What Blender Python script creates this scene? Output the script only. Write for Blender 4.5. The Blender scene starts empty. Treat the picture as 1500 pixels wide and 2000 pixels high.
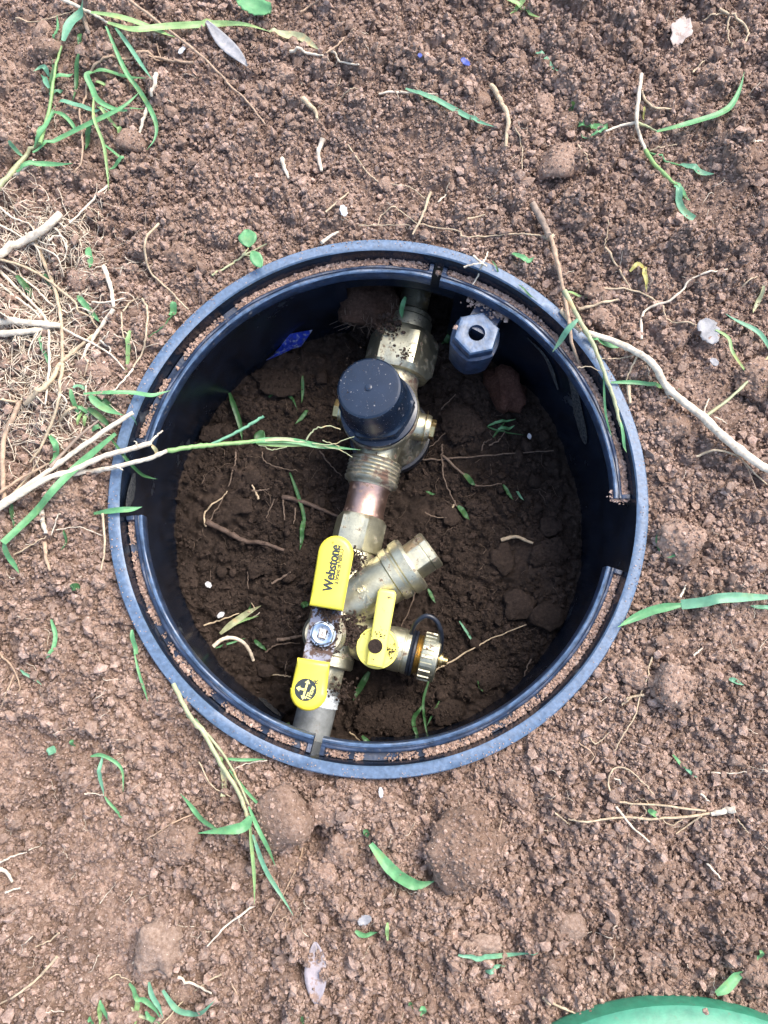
import bpy, math, random
import numpy as np
from mathutils import Vector, Matrix, noise as mnoise

random.seed(7)
RNG = np.random.default_rng(7)
R = math.radians
scene = bpy.context.scene
COL = scene.collection

# ------------------------------------------------------------------ camera, sky, sun, exposure
CAM = Vector((0.0030, -0.0765, 0.3885)); TILT = 0.1700; FPX = 1502.0
cam_data = bpy.data.cameras.new('camera'); cam = bpy.data.objects.new('camera', cam_data)
COL.objects.link(cam); scene.camera = cam
cam.location = CAM; cam.rotation_euler = (TILT, 0, 0)
cam_data.sensor_fit = 'HORIZONTAL'; cam_data.sensor_width = 36.0; cam_data.lens = 36.0 * FPX / 1500.0
cam_data.clip_start = 0.005; cam_data.clip_end = 200.0

SUN_EL, SUN_AZ = 56.0, 48.0       # azimuth clockwise from +Y
world = bpy.data.worlds.new('World'); scene.world = world; world.use_nodes = True
wn = world.node_tree.nodes; wl = world.node_tree.links
sky = wn.new('ShaderNodeTexSky'); sky.sky_type = 'NISHITA'; sky.sun_disc = False
sky.sun_elevation = R(SUN_EL); sky.sun_rotation = R(SUN_AZ)
sky.air_density = 1.0; sky.dust_density = 3.0; sky.ozone_density = 1.0
wl.new(sky.outputs[0], wn['Background'].inputs[0]); wn['Background'].inputs[1].default_value = 0.15
sun_data = bpy.data.lights.new('sun', 'SUN'); sun = bpy.data.objects.new('sun', sun_data); COL.objects.link(sun)
sun_data.energy = 1.1; sun_data.angle = R(35); sun_data.color = (1.0, 0.95, 0.87)
sd = Vector((math.sin(R(SUN_AZ)) * math.cos(R(SUN_EL)), math.cos(R(SUN_AZ)) * math.cos(R(SUN_EL)), math.sin(R(SUN_EL))))
sun.rotation_euler = (-sd).to_track_quat('-Z', 'Y').to_euler()
scene.view_settings.view_transform = 'Standard'; scene.view_settings.look = 'None'
scene.view_settings.exposure = 1.68; scene.view_settings.gamma = 1.0
scene.view_settings.use_curve_mapping = False
scene.render.engine = 'CYCLES'
scene.cycles.max_bounces = 6; scene.cycles.diffuse_bounces = 3; scene.cycles.glossy_bounces = 3

# ------------------------------------------------------------------ pixel <-> place helpers
CT, ST = math.cos(TILT), math.sin(TILT)
def at(px, py, z=0.0):
    """the point of height z seen at photograph pixel (px, py)"""
    dx, dy = (px - 750) / FPX, (1000 - py) / FPX
    d = Vector((dx, dy * CT + ST, dy * ST - CT))
    return CAM + d * ((z - CAM.z) / d.z)
def ppm(px, py, z):
    """metres for one pixel there"""
    return (at(px + 1, py, z) - at(px, py, z)).length

# ------------------------------------------------------------------ noise
_rc = {}
def table(seed, k):
    if (seed, k) not in _rc: _rc[seed, k] = np.random.default_rng(seed * 11 + k).random((256, 256))
    return _rc[seed, k]
def vnoise(x, y, f, seed):
    r = table(seed, 0) * 2 - 1
    u, v = np.asarray(x) * f + 91.3, np.asarray(y) * f + 57.7
    i, j = np.floor(u).astype(int), np.floor(v).astype(int)
    a, b = u - i, v - j
    a = a * a * a * (a * (a * 6 - 15) + 10); b = b * b * b * (b * (b * 6 - 15) + 10)
    i0, i1, j0, j1 = i % 256, (i + 1) % 256, j % 256, (j + 1) % 256
    return (r[i0, j0] * (1 - a) + r[i1, j0] * a) * (1 - b) + (r[i0, j1] * (1 - a) + r[i1, j1] * a) * b
def cells(x, y, f, seed):
    """cellular noise: nearest, second nearest distance (in cells) and a random value of the nearest cell"""
    jx, jy, jv = table(seed, 1), table(seed, 2), table(seed, 3)
    u, v = np.asarray(x) * f + 43.1, np.asarray(y) * f + 17.9
    i, j = np.floor(u).astype(int), np.floor(v).astype(int)
    f1 = np.full(u.shape, 9.0); f2 = np.full(u.shape, 9.0); val = np.zeros(u.shape)
    for di in (-1, 0, 1):
        for dj in (-1, 0, 1):
            a, b = (i + di) % 256, (j + dj) % 256
            d = np.hypot(i + di + jx[a, b] - u, j + dj + jy[a, b] - v)
            m = d < f1
            f2 = np.where(m, f1, np.minimum(f2, d)); val = np.where(m, jv[a, b], val); f1 = np.where(m, d, f1)
    return f1, f2, val
def smooth(a, b, x):
    t = np.clip((x - a) / (b - a), 0, 1); return t * t * (3 - 2 * t)

DIPS = [(at(px, py, -.005), rad, dep) for px, py, rad, dep in (
    (605, 1632, .010, .012), (575, 1540, .007, .006), (1040, 352, .007, .006), (845, 1700, .006, .005), (1370, 1010, .008, .005),
    (395, 1740, .008, .005), (180, 640, .006, .006), (500, 130, .012, .005), (1480, 690, .009, .006), (720, 1815, .004, .005),
    (360, 1960, .012, .006), (60, 560, .02, .006), (1200, 1960, .02, .006))]
EX, EY = 0.990, 1.006          # the box is slightly oval
def ell(x, y): return np.hypot(np.asarray(x) / EX, np.asarray(y) / EY)
def crumbly(x, y):
    m = vnoise(x, y, 9, 21) * .6 + vnoise(x, y, 26, 22) * .4
    c = smooth(-.95, -.3, m)
    for px, py, r in ((50, 60, .03), (30, 1490, .025), (840, 290, .03), (150, 210, .025), (700, 380, .02)):
        p = at(px, py, 0); c = c * (1 - .6 * np.exp(-((x - p.x) ** 2 + (y - p.y) ** 2) / (r * r)))
    return c
def ground_z(x, y, fine=True):
    x = np.asarray(x, float); y = np.asarray(y, float)
    r = ell(x, y)
    near = np.exp(-np.maximum(r - .14, 0) / .02)
    big = vnoise(x, y, 8, 1) * .0055 + vnoise(x, y, 22, 2) * .0035 + vnoise(x, y, 60, 3) * .0028
    z = -.0065 - .0035 * near + big * (1 - .75 * near)
    for p, rad, dep in DIPS:
        z = z - dep * np.exp(-((x - p.x) ** 2 + (y - p.y) ** 2) / (rad * rad))
    if fine:
        wx, wy = x + vnoise(x, y, 300, 8) * .0008, y + vnoise(x, y, 300, 9) * .0008
        c = crumbly(x, y)
        for f, amp, s, keep in ((52, .0055, 30, .62), (115, .0034, 31, .5), (220, .0025, 32, .25), (420, .0013, 33, .1)):
            f1, f2, v = cells(wx, wy, f, s)
            z = z + c * (1 - .5 * near) * amp * np.sqrt(np.clip(1 - (f1 / .75) ** 2, 0, 1)) * smooth(keep, keep + .3, v) * (.5 + v)
        z = z + vnoise(x, y, 700, 5) * .00035 + vnoise(x, y, 220, 6) * .0006
    return np.where(r < .1418, np.minimum(z, -.0045), z)
PIT = -.0955
def pit_z(x, y, fine=True):
    x = np.asarray(x, float); y = np.asarray(y, float)
    z = PIT + vnoise(x, y, 14, 41) * .006 + vnoise(x, y, 38, 42) * .0035
    z = z - .010 * np.exp(-((x - .0) ** 2 + (y - .06) ** 2) / .04 ** 2)      # hollow round the regulator
    if fine:
        wx, wy = x + vnoise(x, y, 110, 44) * .003, y + vnoise(x, y, 110, 45) * .003
        for f, dep, s, w in ((62, .0030, 46, .16), (150, .0022, 47, .18)):
            f1, f2, v = cells(wx, wy, f, s)
            z = z - dep * (1 - smooth(0, w * 2.2, f2 - f1)) * smooth(.1, .4, v) + dep * (v - .5) * 1.3
        f1, f2, v = cells(wx, wy, 330, 48)
        z = z + .0011 * np.sqrt(np.clip(1 - (f1 / .75) ** 2, 0, 1)) * smooth(.4, .7, v) + vnoise(x, y, 600, 49) * .0003
    return z

# ------------------------------------------------------------------ materials
def mat(name):
    m = bpy.data.materials.new(name); m.use_nodes = True
    nt = m.node_tree; b = nt.nodes['Principled BSDF']
    return m, nt.nodes, nt.links, b
def noise_node(N, L, scale, detail=4, rough=.6, coord='Object', stretch=None, dist=0.0):
    tc = N.new('ShaderNodeNewGeometry' if coord == 'Position' else 'ShaderNodeTexCoord'); n = N.new('ShaderNodeTexNoise')
    n.inputs['Scale'].default_value = scale; n.inputs['Detail'].default_value = detail; n.inputs['Roughness'].default_value = rough
    n.inputs['Distortion'].default_value = dist
    if stretch:
        mp = N.new('ShaderNodeMapping'); mp.inputs['Scale'].default_value = stretch
        L.new(tc.outputs[coord], mp.inputs[0]); L.new(mp.outputs[0], n.inputs['Vector'])
    else:
        L.new(tc.outputs[coord], n.inputs['Vector'])
    return n
def ramp(N, L, src, stops):
    r = N.new('ShaderNodeValToRGB'); e = r.color_ramp.elements
    while len(e) < len(stops): e.new(.5)
    for k, (p, c) in enumerate(stops): e[k].position = p; e[k].color = (*c, 1) if len(c) == 3 else c
    L.new(src, r.inputs[0]); return r
def mixc(N, L, fac, a, b, mode='MIX'):
    m = N.new('ShaderNodeMix'); m.data_type = 'RGBA'; m.blend_type = mode
    for s, v in ((m.inputs[0], fac), (m.inputs[6], a), (m.inputs[7], b)):
        if isinstance(v, (int, float)): s.default_value = v
        elif isinstance(v, tuple): s.default_value = (*v, 1)
        else: L.new(v, s)
    return m.outputs[2]
def bump(N, L, b, src, strength, dist):
    bp = N.new('ShaderNodeBump'); bp.inputs['Strength'].default_value = strength; bp.inputs['Distance'].default_value = dist
    L.new(src, bp.inputs['Height']); L.new(bp.outputs[0], b.inputs['Normal'])

def soil(name, dark, mid, light, use='attr', rough=1.0, spec=.1, fleck=True):
    m, N, L, b = mat(name)
    fine = noise_node(N, L, 520, 5, .7, 'Position')
    r = ramp(N, L, fine.outputs[0], ((.28, dark), (.5, mid), (.72, light)))
    if use == 'attr':
        a = N.new('ShaderNodeAttribute'); a.attribute_name = 'tint'; v = a.outputs['Fac']
    else:
        a = N.new('ShaderNodeObjectInfo'); v = a.outputs['Random']
    t = ramp(N, L, v, ((0, (.5, .47, .45)), (.5, (1, 1, 1)), (1, (1.6, 1.62, 1.68))) if use == 'attr' else ((0, (.78, .76, .75)), (.5, (1, 1, 1)), (1, (1.18, 1.18, 1.2))))
    c = mixc(N, L, 1.0, r.outputs[0], t.outputs[0], 'MULTIPLY')
    patch = noise_node(N, L, 22, 3, .6, 'Position')
    pr = ramp(N, L, patch.outputs[0], ((.35, (.84, .82, .81)), (.6, (1.04, 1.03, 1.03))))
    c = mixc(N, L, 1.0, c, pr.outputs[0], 'MULTIPLY')
    if fleck:
        fl = noise_node(N, L, 1400, 1, .5, 'Position'); fr = ramp(N, L, fl.outputs[0], ((.74, (0, 0, 0)), (.79, (1, 1, 1))))
        c = mixc(N, L, fr.outputs[0], c, tuple(min(1, q * 2.2) for q in light))
    L.new(c, b.inputs['Base Color'])
    b.inputs['Roughness'].default_value = rough; b.inputs['Specular IOR Level'].default_value = spec
    bn = noise_node(N, L, 650, 5, .75, 'Position'); bump(N, L, b, bn.outputs[0], 1.0, .0013)
    return m
M_SOIL = soil('dry_soil', (.172, .110, .080), (.298, .207, .157), (.43, .328, .260))
M_CLOD = soil('clod_soil', (.165, .104, .073), (.29, .198, .146), (.40, .298, .228), use='object')
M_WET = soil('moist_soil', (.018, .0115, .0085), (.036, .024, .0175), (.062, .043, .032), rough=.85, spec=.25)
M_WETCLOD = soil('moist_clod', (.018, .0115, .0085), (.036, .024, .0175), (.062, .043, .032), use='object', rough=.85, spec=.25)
M_RED = soil('red_rock', (.045, .021, .015), (.075, .037, .027), (.12, .066, .05), use='object', rough=.85)
M_HANG = soil('hanging_soil', (.045, .027, .019), (.085, .052, .037), (.14, .09, .066), use='object', rough=.95)
M_TAN = soil('tan_stone', (.18, .118, .085), (.31, .222, .168), (.43, .33, .26), use='object', rough=.85)

def simple(name, color, rough=.6, metallic=0.0, var=.25, scale=120, dirt=None, dirt_lo=.6, dirt_hi=.66, dirt_scale=160,
           bump_s=0.0, bump_scale=600, translucent=0.0, spec=.5, stretch=None):
    m, N, L, b = mat(name)
    n = noise_node(N, L, scale, 4, .6, stretch=stretch)
    lo = tuple(c * (1 - var) for c in color); hi = tuple(min(1, c * (1 + var)) for c in color)
    c = ramp(N, L, n.outputs[0], ((.3, lo), (.7, hi))).outputs[0]
    b.inputs['Roughness'].default_value = rough; b.inputs['Metallic'].default_value = metallic
    b.inputs['Specular IOR Level'].default_value = spec
    if dirt:
        d = noise_node(N, L, dirt_scale, 5, .7); f = ramp(N, L, d.outputs[0], ((dirt_lo, (0, 0, 0)), (dirt_hi, (1, 1, 1)))).outputs[0]
        c = mixc(N, L, f, c, dirt)
        if metallic:
            mm = N.new('ShaderNodeMath'); mm.operation = 'MULTIPLY_ADD'; L.new(f, mm.inputs[0]); mm.inputs[1].default_value = -metallic; mm.inputs[2].default_value = metallic
            L.new(mm.outputs[0], b.inputs['Metallic'])
        rr = N.new('ShaderNodeMath'); rr.operation = 'MULTIPLY_ADD'; L.new(f, rr.inputs[0]); rr.inputs[1].default_value = .95 - rough; rr.inputs[2].default_value = rough
        L.new(rr.outputs[0], b.inputs['Roughness'])
    L.new(c, b.inputs['Base Color'])
    if bump_s:
        bn = noise_node(N, L, bump_scale, 4, .6, stretch=stretch); bump(N, L, b, bn.outputs[0], bump_s, .0006)
    if translucent:
        tr = N.new('ShaderNodeBsdfTranslucent'); mx = N.new('ShaderNodeMixShader'); mx.inputs[0].default_value = translucent
        L.new(c, tr.inputs[0]); out = N['Material Output']
        L.new(b.outputs[0], mx.inputs[1]); L.new(tr.outputs[0], mx.inputs[2]); L.new(mx.outputs[0], out.inputs[0])
    return m
DIRT = (.11, .065, .045)
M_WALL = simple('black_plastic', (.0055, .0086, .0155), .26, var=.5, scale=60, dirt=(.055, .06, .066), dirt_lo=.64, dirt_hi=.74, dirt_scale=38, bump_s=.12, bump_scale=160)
M_RIM = simple('worn_sky_sheen_plastic', (.080, .124, .19), .42, var=.3, scale=420, dirt=(.26, .255, .25), dirt_lo=.62, dirt_hi=.72, dirt_scale=300, bump_s=.3)  # scuffed rim plastic, with blue sky sheen painted into its base colour
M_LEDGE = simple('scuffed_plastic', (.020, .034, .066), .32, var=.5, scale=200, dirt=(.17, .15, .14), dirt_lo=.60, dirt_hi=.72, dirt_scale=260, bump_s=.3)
M_LIP = simple('worn_lit_lip_plastic', (.062, .102, .168), .34, var=.5, scale=260, dirt=(.18, .17, .165), dirt_lo=.63, dirt_hi=.72, dirt_scale=300, bump_s=.3)  # worn lip and boss top; top light is painted in as paler blue
M_CAP = simple('black_cap_plastic', (.0085, .016, .031), .27, var=.25, scale=60, dirt=(.30, .27, .25), dirt_lo=.64, dirt_hi=.68, dirt_scale=560, bump_s=.06)
M_RUBBER = simple('black_rubber', (.010, .013, .02), .35, var=.4, scale=300, dirt=(.12, .10, .08), dirt_lo=.62, dirt_hi=.7, dirt_scale=400)
M_BRASS = simple('brass', (.53, .50, .355), .43, .97, .2, 200, DIRT, .57, .66, 210, .25, 900)
M_BRASS2 = simple('dull_brass', (.42, .395, .29), .47, .95, .25, 150, DIRT, .48, .62, 120, .35, 700)
M_GOLD = simple('yellow_brass', (.60, .45, .20), .33, 1.0, .2, 200, DIRT, .58, .66, 300, .2)
M_COPPER = simple('copper', (.50, .33, .26), .42, 1.0, .25, 140, (.16, .11, .08), .56, .66, 150, .2)
M_GALV = simple('galvanized_steel', (.22, .235, .235), .5, .3, .3, 160, (.16, .12, .09), .60, .70, 130, .3, 800)
M_STEEL = simple('plated_steel', (.21, .21, .235), .30, 1.0, .25, 120, (.07, .042, .03), .46, .54, 230, .1)
M_NUT = simple('zinc_nut', (.50, .56, .60), .32, 1.0, .2, 200, DIRT, .64, .70, 400)
M_TAPE = simple('thread_tape', (.62, .66, .68), .35, 0, .4, 500)
M_YEL = simple('yellow_vinyl', (.84, .70, .065), .30, 0, .05, 60, (.34, .26, .08), .66, .72, 420, .03)
M_YEL2 = simple('yellow_plastic', (.84, .76, .15), .34, 0, .06, 60, DIRT, .63, .66, 300, .03)
M_INK = simple('dark_ink', (.012, .022, .024), .5, 0, .1)
M_PRINT = simple('yellow_print', (.82, .74, .22), .5, 0, .05)
M_WHITE = simple('pale_stamp', (.60, .52, .45), .5, .3, .1)
M_LID = simple('green_plastic', (.075, .33, .225), .5, 0, .16, 220, (.26, .40, .33), .5, .75, 160, .2, 500, stretch=(1, 5, 1))
M_LIDEDGE = simple('dark_green_plastic', (.035, .20, .115), .45, 0, .2, 220, (.12, .16, .11), .62, .74, 200, .2)
def grass_mat(n, c): return simple(n, c, .42, 0, .22, 260, (min(1, c[0] * 2.0), c[1] * 1.08, c[2] * .85), .54, .8, 110, 0, translucent=.28)
M_G = {'g': grass_mat('grass_green', (.135, .35, .145)), 'd': grass_mat('grass_dark', (.055, .15, .05)), 'b': grass_mat('grass_bluegreen', (.16, .37, .22)),
       'l': grass_mat('grass_light', (.27, .43, .16)), 'y': grass_mat('grass_yellow', (.50, .46, .14)), 'p': grass_mat('grass_pale', (.42, .44, .25))}
def dry_mat(n, c): return simple(n, c, .75, 0, .3, 300, tuple(q * .55 for q in c), .52, .7, 260, .5, 500)
M_D = {'w': dry_mat('pale_straw', (.58, .49, .37)), 's': dry_mat('straw', (.44, .34, .22)), 'r': dry_mat('root_tan', (.36, .25, .165)),
       'k': dry_mat('twig_brown', (.26, .195, .145)), 'n': dry_mat('dark_twig', (.095, .062, .045)), 'h': dry_mat('wet_root', (.15, .105, .075))}
M_LEAFGREY = simple('grey_leaf', (.24, .235, .235), .6, 0, .3, 200, (.36, .30, .25), .58, .7, 200, .4)
M_LEAFLILAC = simple('lilac_leaf', (.30, .265, .275), .6, 0, .25, 200, (.24, .16, .12), .55, .65, 200, .4)
M_LEAFPINK = simple('pinkish_leaf', (.38, .31, .27), .7, 0, .3, 260, (.23, .16, .12), .55, .66, 240, .5)
M_FLAKE = simple('white_flake', (.45, .45, .45), .5, 0, .2, 300)
M_BLUE = simple('blue_plastic', (.010, .03, .30), .3, 0, .5, 240, (.26, .29, .36), .52, .58, 330)
M_BLUEBIT = simple('blue_bits', (.03, .05, .22), .5, 0, .4, 300)

# ------------------------------------------------------------------ object helpers
def link(name, me, m=None, parent=None, sharp=None):
    o = bpy.data.objects.new(name, me); COL.objects.link(o)
    if m is not None:
        for q in (m if isinstance(m, (list, tuple)) else [m]): me.materials.append(q)
    if parent is not None: o.parent = parent
    if sharp is not None: me.set_sharp_from_angle(angle=R(sharp))
    return o
def make(name, V, F, m=None, parent=None, sharp=40, smooth_=True, mi=None):
    me = bpy.data.meshes.new(name)
    me.from_pydata([tuple(v) for v in V], [], [tuple(f) for f in F]); me.update()
    if smooth_: me.polygons.foreach_set('use_smooth', [True] * len(me.polygons))
    if mi is not None: me.polygons.foreach_set('material_index', mi)
    return link(name, me, m, parent, sharp if smooth_ else None)
def tag(o, label=None, cat=None, group=None, kind=None):
    if label: o['label'] = label
    if cat: o['category'] = cat
    if group: o['group'] = group
    if kind: o['kind'] = kind
    return o
def empty(name, loc):
    o = bpy.data.objects.new(name, None); COL.objects.link(o); o.location = loc; o.empty_display_size = .01
    return o
def np_mesh(name, V, T, m, tint=None, smooth_=True):
    """big mesh straight from arrays: V (n,3), T (f,k)"""
    me = bpy.data.meshes.new(name); k = T.shape[1]
    me.vertices.add(len(V)); me.vertices.foreach_set('co', V.astype(np.float32).ravel())
    me.loops.add(T.size); me.loops.foreach_set('vertex_index', T.astype(np.int32).ravel())
    me.polygons.add(len(T)); me.polygons.foreach_set('loop_start', (np.arange(len(T)) * k).astype(np.int32))
    me.polygons.foreach_set('use_smooth', np.full(len(T), smooth_))
    me.update(calc_edges=True)
    if tint is not None:
        a = me.attributes.new('tint', 'FLOAT', 'POINT'); a.data.foreach_set('value', tint.astype(np.float32))
    return link(name, me, m)

def frame(p0, p1, up=Vector((0, 0, 1))):
    """matrix: local Z runs p0 -> p1, local X as near to `up` as can be"""
    z = (p1 - p0).normalized(); x = (up - z * up.dot(z))
    if x.length < 1e-4: x = Vector((1, 0, 0)) - z * z.x
    x.normalize(); y = z.cross(x)
    return Matrix(((x.x, y.x, z.x, p0.x), (x.y, y.y, z.y, p0.y), (x.z, y.z, z.z, p0.z), (0, 0, 0, 1)))
def hexr(t, n=6):
    a = math.pi / n; return math.cos(a) / math.cos((t % (2 * a)) - a)
def lathe(name, prof, M, m, parent=None, seg=48, sharp=35, n=6, phase=0.0, cap=True, mis=None):
    """prof: (radius, height[, hexness]); M places it"""
    V, F, mi = [], [], []
    for q in prof:
        h = q[2] if len(q) > 2 else 0
        for k in range(seg):
            t = 2 * math.pi * k / seg
            r = q[0] * (1 + h * (hexr(t + phase, n) - 1)) if h else q[0]
            V.append(M @ Vector((r * math.cos(t), r * math.sin(t), q[1])))
    for i in range(len(prof) - 1):
        for k in range(seg):
            k2 = (k + 1) % seg
            F.append((i * seg + k, i * seg + k2, (i + 1) * seg + k2, (i + 1) * seg + k)); mi.append(mis[i] if mis else 0)
    if cap:
        F.append(tuple(reversed(range(seg)))); F.append(tuple((len(prof) - 1) * seg + k for k in range(seg))); mi += [0, mis[-1] if mis else 0]
    return make(name, V, F, m, parent, sharp, mi=mi)
def catmull(P, n):
    P = [Vector(p) for p in P]
    if len(P) == 2: P = [P[0], P[0].lerp(P[1], .5), P[1]]
    Q = [P[0] * 2 - P[1]] + P + [P[-1] * 2 - P[-2]]; out = []
    for i in range(1, len(Q) - 2):
        a, b, c, d = Q[i - 1:i + 3]
        for k in range(n):
            t = k / n
            out.append(.5 * ((2 * b) + (c - a) * t + (2 * a - 5 * b + 4 * c - d) * t * t + (3 * b - a - 3 * c + d) * t ** 3))
    out.append(P[-1]); return out
def tube_vf(P, rad, sides=6, flat=1.0):
    V, F = [], []; n = len(P); ref = Vector((0, 0, 1))
    for i, p in enumerate(P):
        t = (P[min(i + 1, n - 1)] - P[max(i - 1, 0)]); t = t.normalized() if t.length > 1e-9 else Vector((1, 0, 0))
        x = t.cross(ref); x = x.normalized() if x.length > 1e-4 else Vector((1, 0, 0)); y = x.cross(t)
        for k in range(sides):
            a = 2 * math.pi * k / sides
            V.append(p + (x * math.cos(a) + y * math.sin(a) * flat) * rad[i])
    for i in range(n - 1):
        for k in range(sides):
            k2 = (k + 1) % sides
            F.append((i * sides + k, i * sides + k2, (i + 1) * sides + k2, (i + 1) * sides + k))
    F.append(tuple(reversed(range(sides)))); F.append(tuple((n - 1) * sides + k for k in range(sides)))
    return V, F
def blade_vf(P, wid, roll=.2, fold=.16):
    V, F = [], []; n = len(P)
    for i, p in enumerate(P):
        t = (P[min(i + 1, n - 1)] - P[max(i - 1, 0)]).normalized()
        x = t.cross(Vector((0, 0, 1))); x = x.normalized() if x.length > 1e-3 else Vector((1, 0, 0)); y = x.cross(t)
        a = roll * math.sin(3.1 * i / n + roll * 9); s = x * math.cos(a) + y * math.sin(a); u = y * math.cos(a) - x * math.sin(a)
        w = wid[i] * .5
        V += [p - s * w + u * w * fold, p - s * w * .5 + u * w * fold * .25, p - u * w * .1, p + s * w * .5 + u * w * fold * .25, p + s * w + u * w * fold]
    for i in range(n - 1):
        for k in range(4): F.append((i * 5 + k, i * 5 + k + 1, i * 5 + k + 6, i * 5 + k + 5))
    return V, F
ICO_V = None
def ico():
    global ICO_V
    p = (1 + 5 ** .5) / 2
    v = np.array([(-1, p, 0), (1, p, 0), (-1, -p, 0), (1, -p, 0), (0, -1, p), (0, 1, p), (0, -1, -p), (0, 1, -p), (p, 0, -1), (p, 0, 1), (-p, 0, -1), (-p, 0, 1)])
    f = np.array([(0, 11, 5), (0, 5, 1), (0, 1, 7), (0, 7, 10), (0, 10, 11), (1, 5, 9), (5, 11, 4), (11, 10, 2), (10, 7, 6), (7, 1, 8), (3, 9, 4), (3, 4, 2), (3, 2, 6), (3, 6, 8), (3, 8, 9), (4, 9, 5), (2, 4, 11), (6, 2, 10), (8, 6, 7), (9, 8, 1)])
    return v / np.linalg.norm(v[0]), f
def octa():
    v = np.array([(1, 0, 0), (-1, 0, 0), (0, 1, 0), (0, -1, 0), (0, 0, 1), (0, 0, -1)], float)
    return v, np.array([(0, 2, 4), (2, 1, 4), (1, 3, 4), (3, 0, 4), (2, 0, 5), (1, 2, 5), (3, 1, 5), (0, 3, 5)])
def crumbs(name, pos, rad, tint, m, shape=None):
    """one mesh of many small irregular soil crumbs"""
    v, f = (shape or ico)(); n = len(pos); nv = len(v)
    q = RNG.normal(size=(n, 4)); q /= np.linalg.norm(q, axis=1)[:, None]; w, x, y, z = q.T
    Rm = np.stack([1 - 2 * (y * y + z * z), 2 * (x * y - z * w), 2 * (x * z + y * w), 2 * (x * y + z * w), 1 - 2 * (x * x + z * z), 2 * (y * z - x * w),
                   2 * (x * z - y * w), 2 * (y * z + x * w), 1 - 2 * (x * x + y * y)], 1).reshape(n, 3, 3)
    L = v[None] * (1 + RNG.normal(0, .26, (n, nv, 1))) * RNG.uniform(.62, 1.2, (n, 1, 3))
    W = np.einsum('nij,nkj->nki', Rm, L) * rad[:, None, None]; W[..., 2] *= .85
    W += pos[:, None, :]
    T = (f[None] + (np.arange(n) * nv)[:, None, None]).reshape(-1, 3)
    return tag(np_mesh(name, W.reshape(-1, 3), T, m, np.repeat(tint, nv), False), kind='stuff')

# ================================================================== the ground and the pit
cs = [at(x, y, 0) for x, y in ((0, 0), (1500, 0), (0, 2000), (1500, 2000))]
X0, X1 = min(c.x for c in cs) - .012, max(c.x for c in cs) + .012
Y0, Y1 = min(c.y for c in cs) - .012, max(c.y for c in cs) + .012
def axis(a, b, step):
    mid = np.arange(a, b, step); g = step * 1.22 ** np.arange(1, 62); g = np.cumsum(g); g = g[g < 45]
    return np.concatenate([(a - g)[::-1], mid, mid[-1] + g])
gx, gy = axis(X0, X1, .0013), axis(Y0, Y1, .0013)
GX, GY = np.meshgrid(gx, gy); GZ = ground_z(GX, GY)
far = np.hypot(GX, GY); GZ = np.where(far > 1.2, -.006 + vnoise(GX, GY, 1.1, 71) * .03 * smooth(1.2, 3, far), GZ)
nx, ny = len(gx), len(gy)
idx = np.arange(nx * ny).reshape(ny, nx)
quad = np.stack([idx[:-1, :-1], idx[:-1, 1:], idx[1:, 1:], idx[1:, :-1]], -1).reshape(-1, 4)
V = np.stack([GX.ravel(), GY.ravel(), GZ.ravel()], 1)
keep = ell(V[quad, 0].mean(1), V[quad, 1].mean(1)) > .1365
tint = np.clip(.42 + vnoise(V[:, 0], V[:, 1], 45, 72) * .22 + vnoise(V[:, 0], V[:, 1], 400, 73) * .3, 0, 1)  # tinted darker than the crumbs above, painting shade into the gaps between them
ground = tag(np_mesh('ground', V, quad[keep], M_SOIL, tint), kind='structure')

def at_pixels(x, y, z=-.004):
    dx, dy, dz = x - CAM.x, y - CAM.y, z - CAM.z; yy = CT * dy + ST * dz; zz = -ST * dy + CT * dz
    return 750 + FPX * dx / -zz, 1000 - FPX * yy / -zz
def scatter(n, med, sig, lo, hi, up, name, label, shape, tm):
    px = RNG.uniform(X0 - .02, X1 + .02, n); py = RNG.uniform(Y0 - .02, Y1 + .02, n)
    rr = ell(px, py); c = crumbly(px, py)
    w_ = at_pixels(px, py)
    ok = (rr > .1412) & (w_[0] > -90) & (w_[0] < 1590) & (w_[1] > -90) & (w_[1] < 2090) & (RNG.random(n) < .3 + .7 * c); px, py, c = px[ok], py[ok], c[ok]
    rad = np.clip(np.exp(RNG.normal(math.log(med), sig, len(px))), lo, hi) * (.65 + .35 * c)
    pz = ground_z(px, py) + rad * RNG.uniform(*up, len(px))
    crumbs(name, np.stack([px, py, pz], 1), rad, np.clip(RNG.normal(tm, .19, len(px)), 0, 1), M_SOIL, shape)['label'] = label
scatter(66000, .00122, .38, .0008, .0032, (.1, 1.1), 'loose_soil_crumbs', 'loose crumbs of dry brown soil scattered over the ground', ico, .55)
scatter(230000, .00078, .30, .00035, .0012, (.2, 2.2), 'fine_soil_crumbs', 'fine dry soil grains covering the ground', octa, .58)

g = np.arange(-.175, .1755, .00115); GX, GY = np.meshgrid(g, g); GZ = pit_z(GX, GY)
k = len(g); idx = np.arange(k * k).reshape(k, k)
quad = np.stack([idx[:-1, :-1], idx[:-1, 1:], idx[1:, 1:], idx[1:, :-1]], -1).reshape(-1, 4)
V = np.stack([GX.ravel(), GY.ravel(), GZ.ravel()], 1)
tint = np.clip(.45 + vnoise(V[:, 0], V[:, 1], 40, 74) * .3 + vnoise(V[:, 0], V[:, 1], 300, 75) * .25, 0, 1)
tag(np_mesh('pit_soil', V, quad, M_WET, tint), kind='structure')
n = 30000
a = RNG.uniform(0, 2 * math.pi, n); r_ = .130 * np.sqrt(RNG.random(n)); px, py = r_ * np.cos(a), r_ * np.sin(a)
ok = vnoise(px, py, 30, 76) + RNG.normal(0, .4, n) > -.1; px, py = px[ok], py[ok]
rad = np.clip(np.exp(RNG.normal(math.log(.0008), .5, len(px))), .0003, .003)
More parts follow.
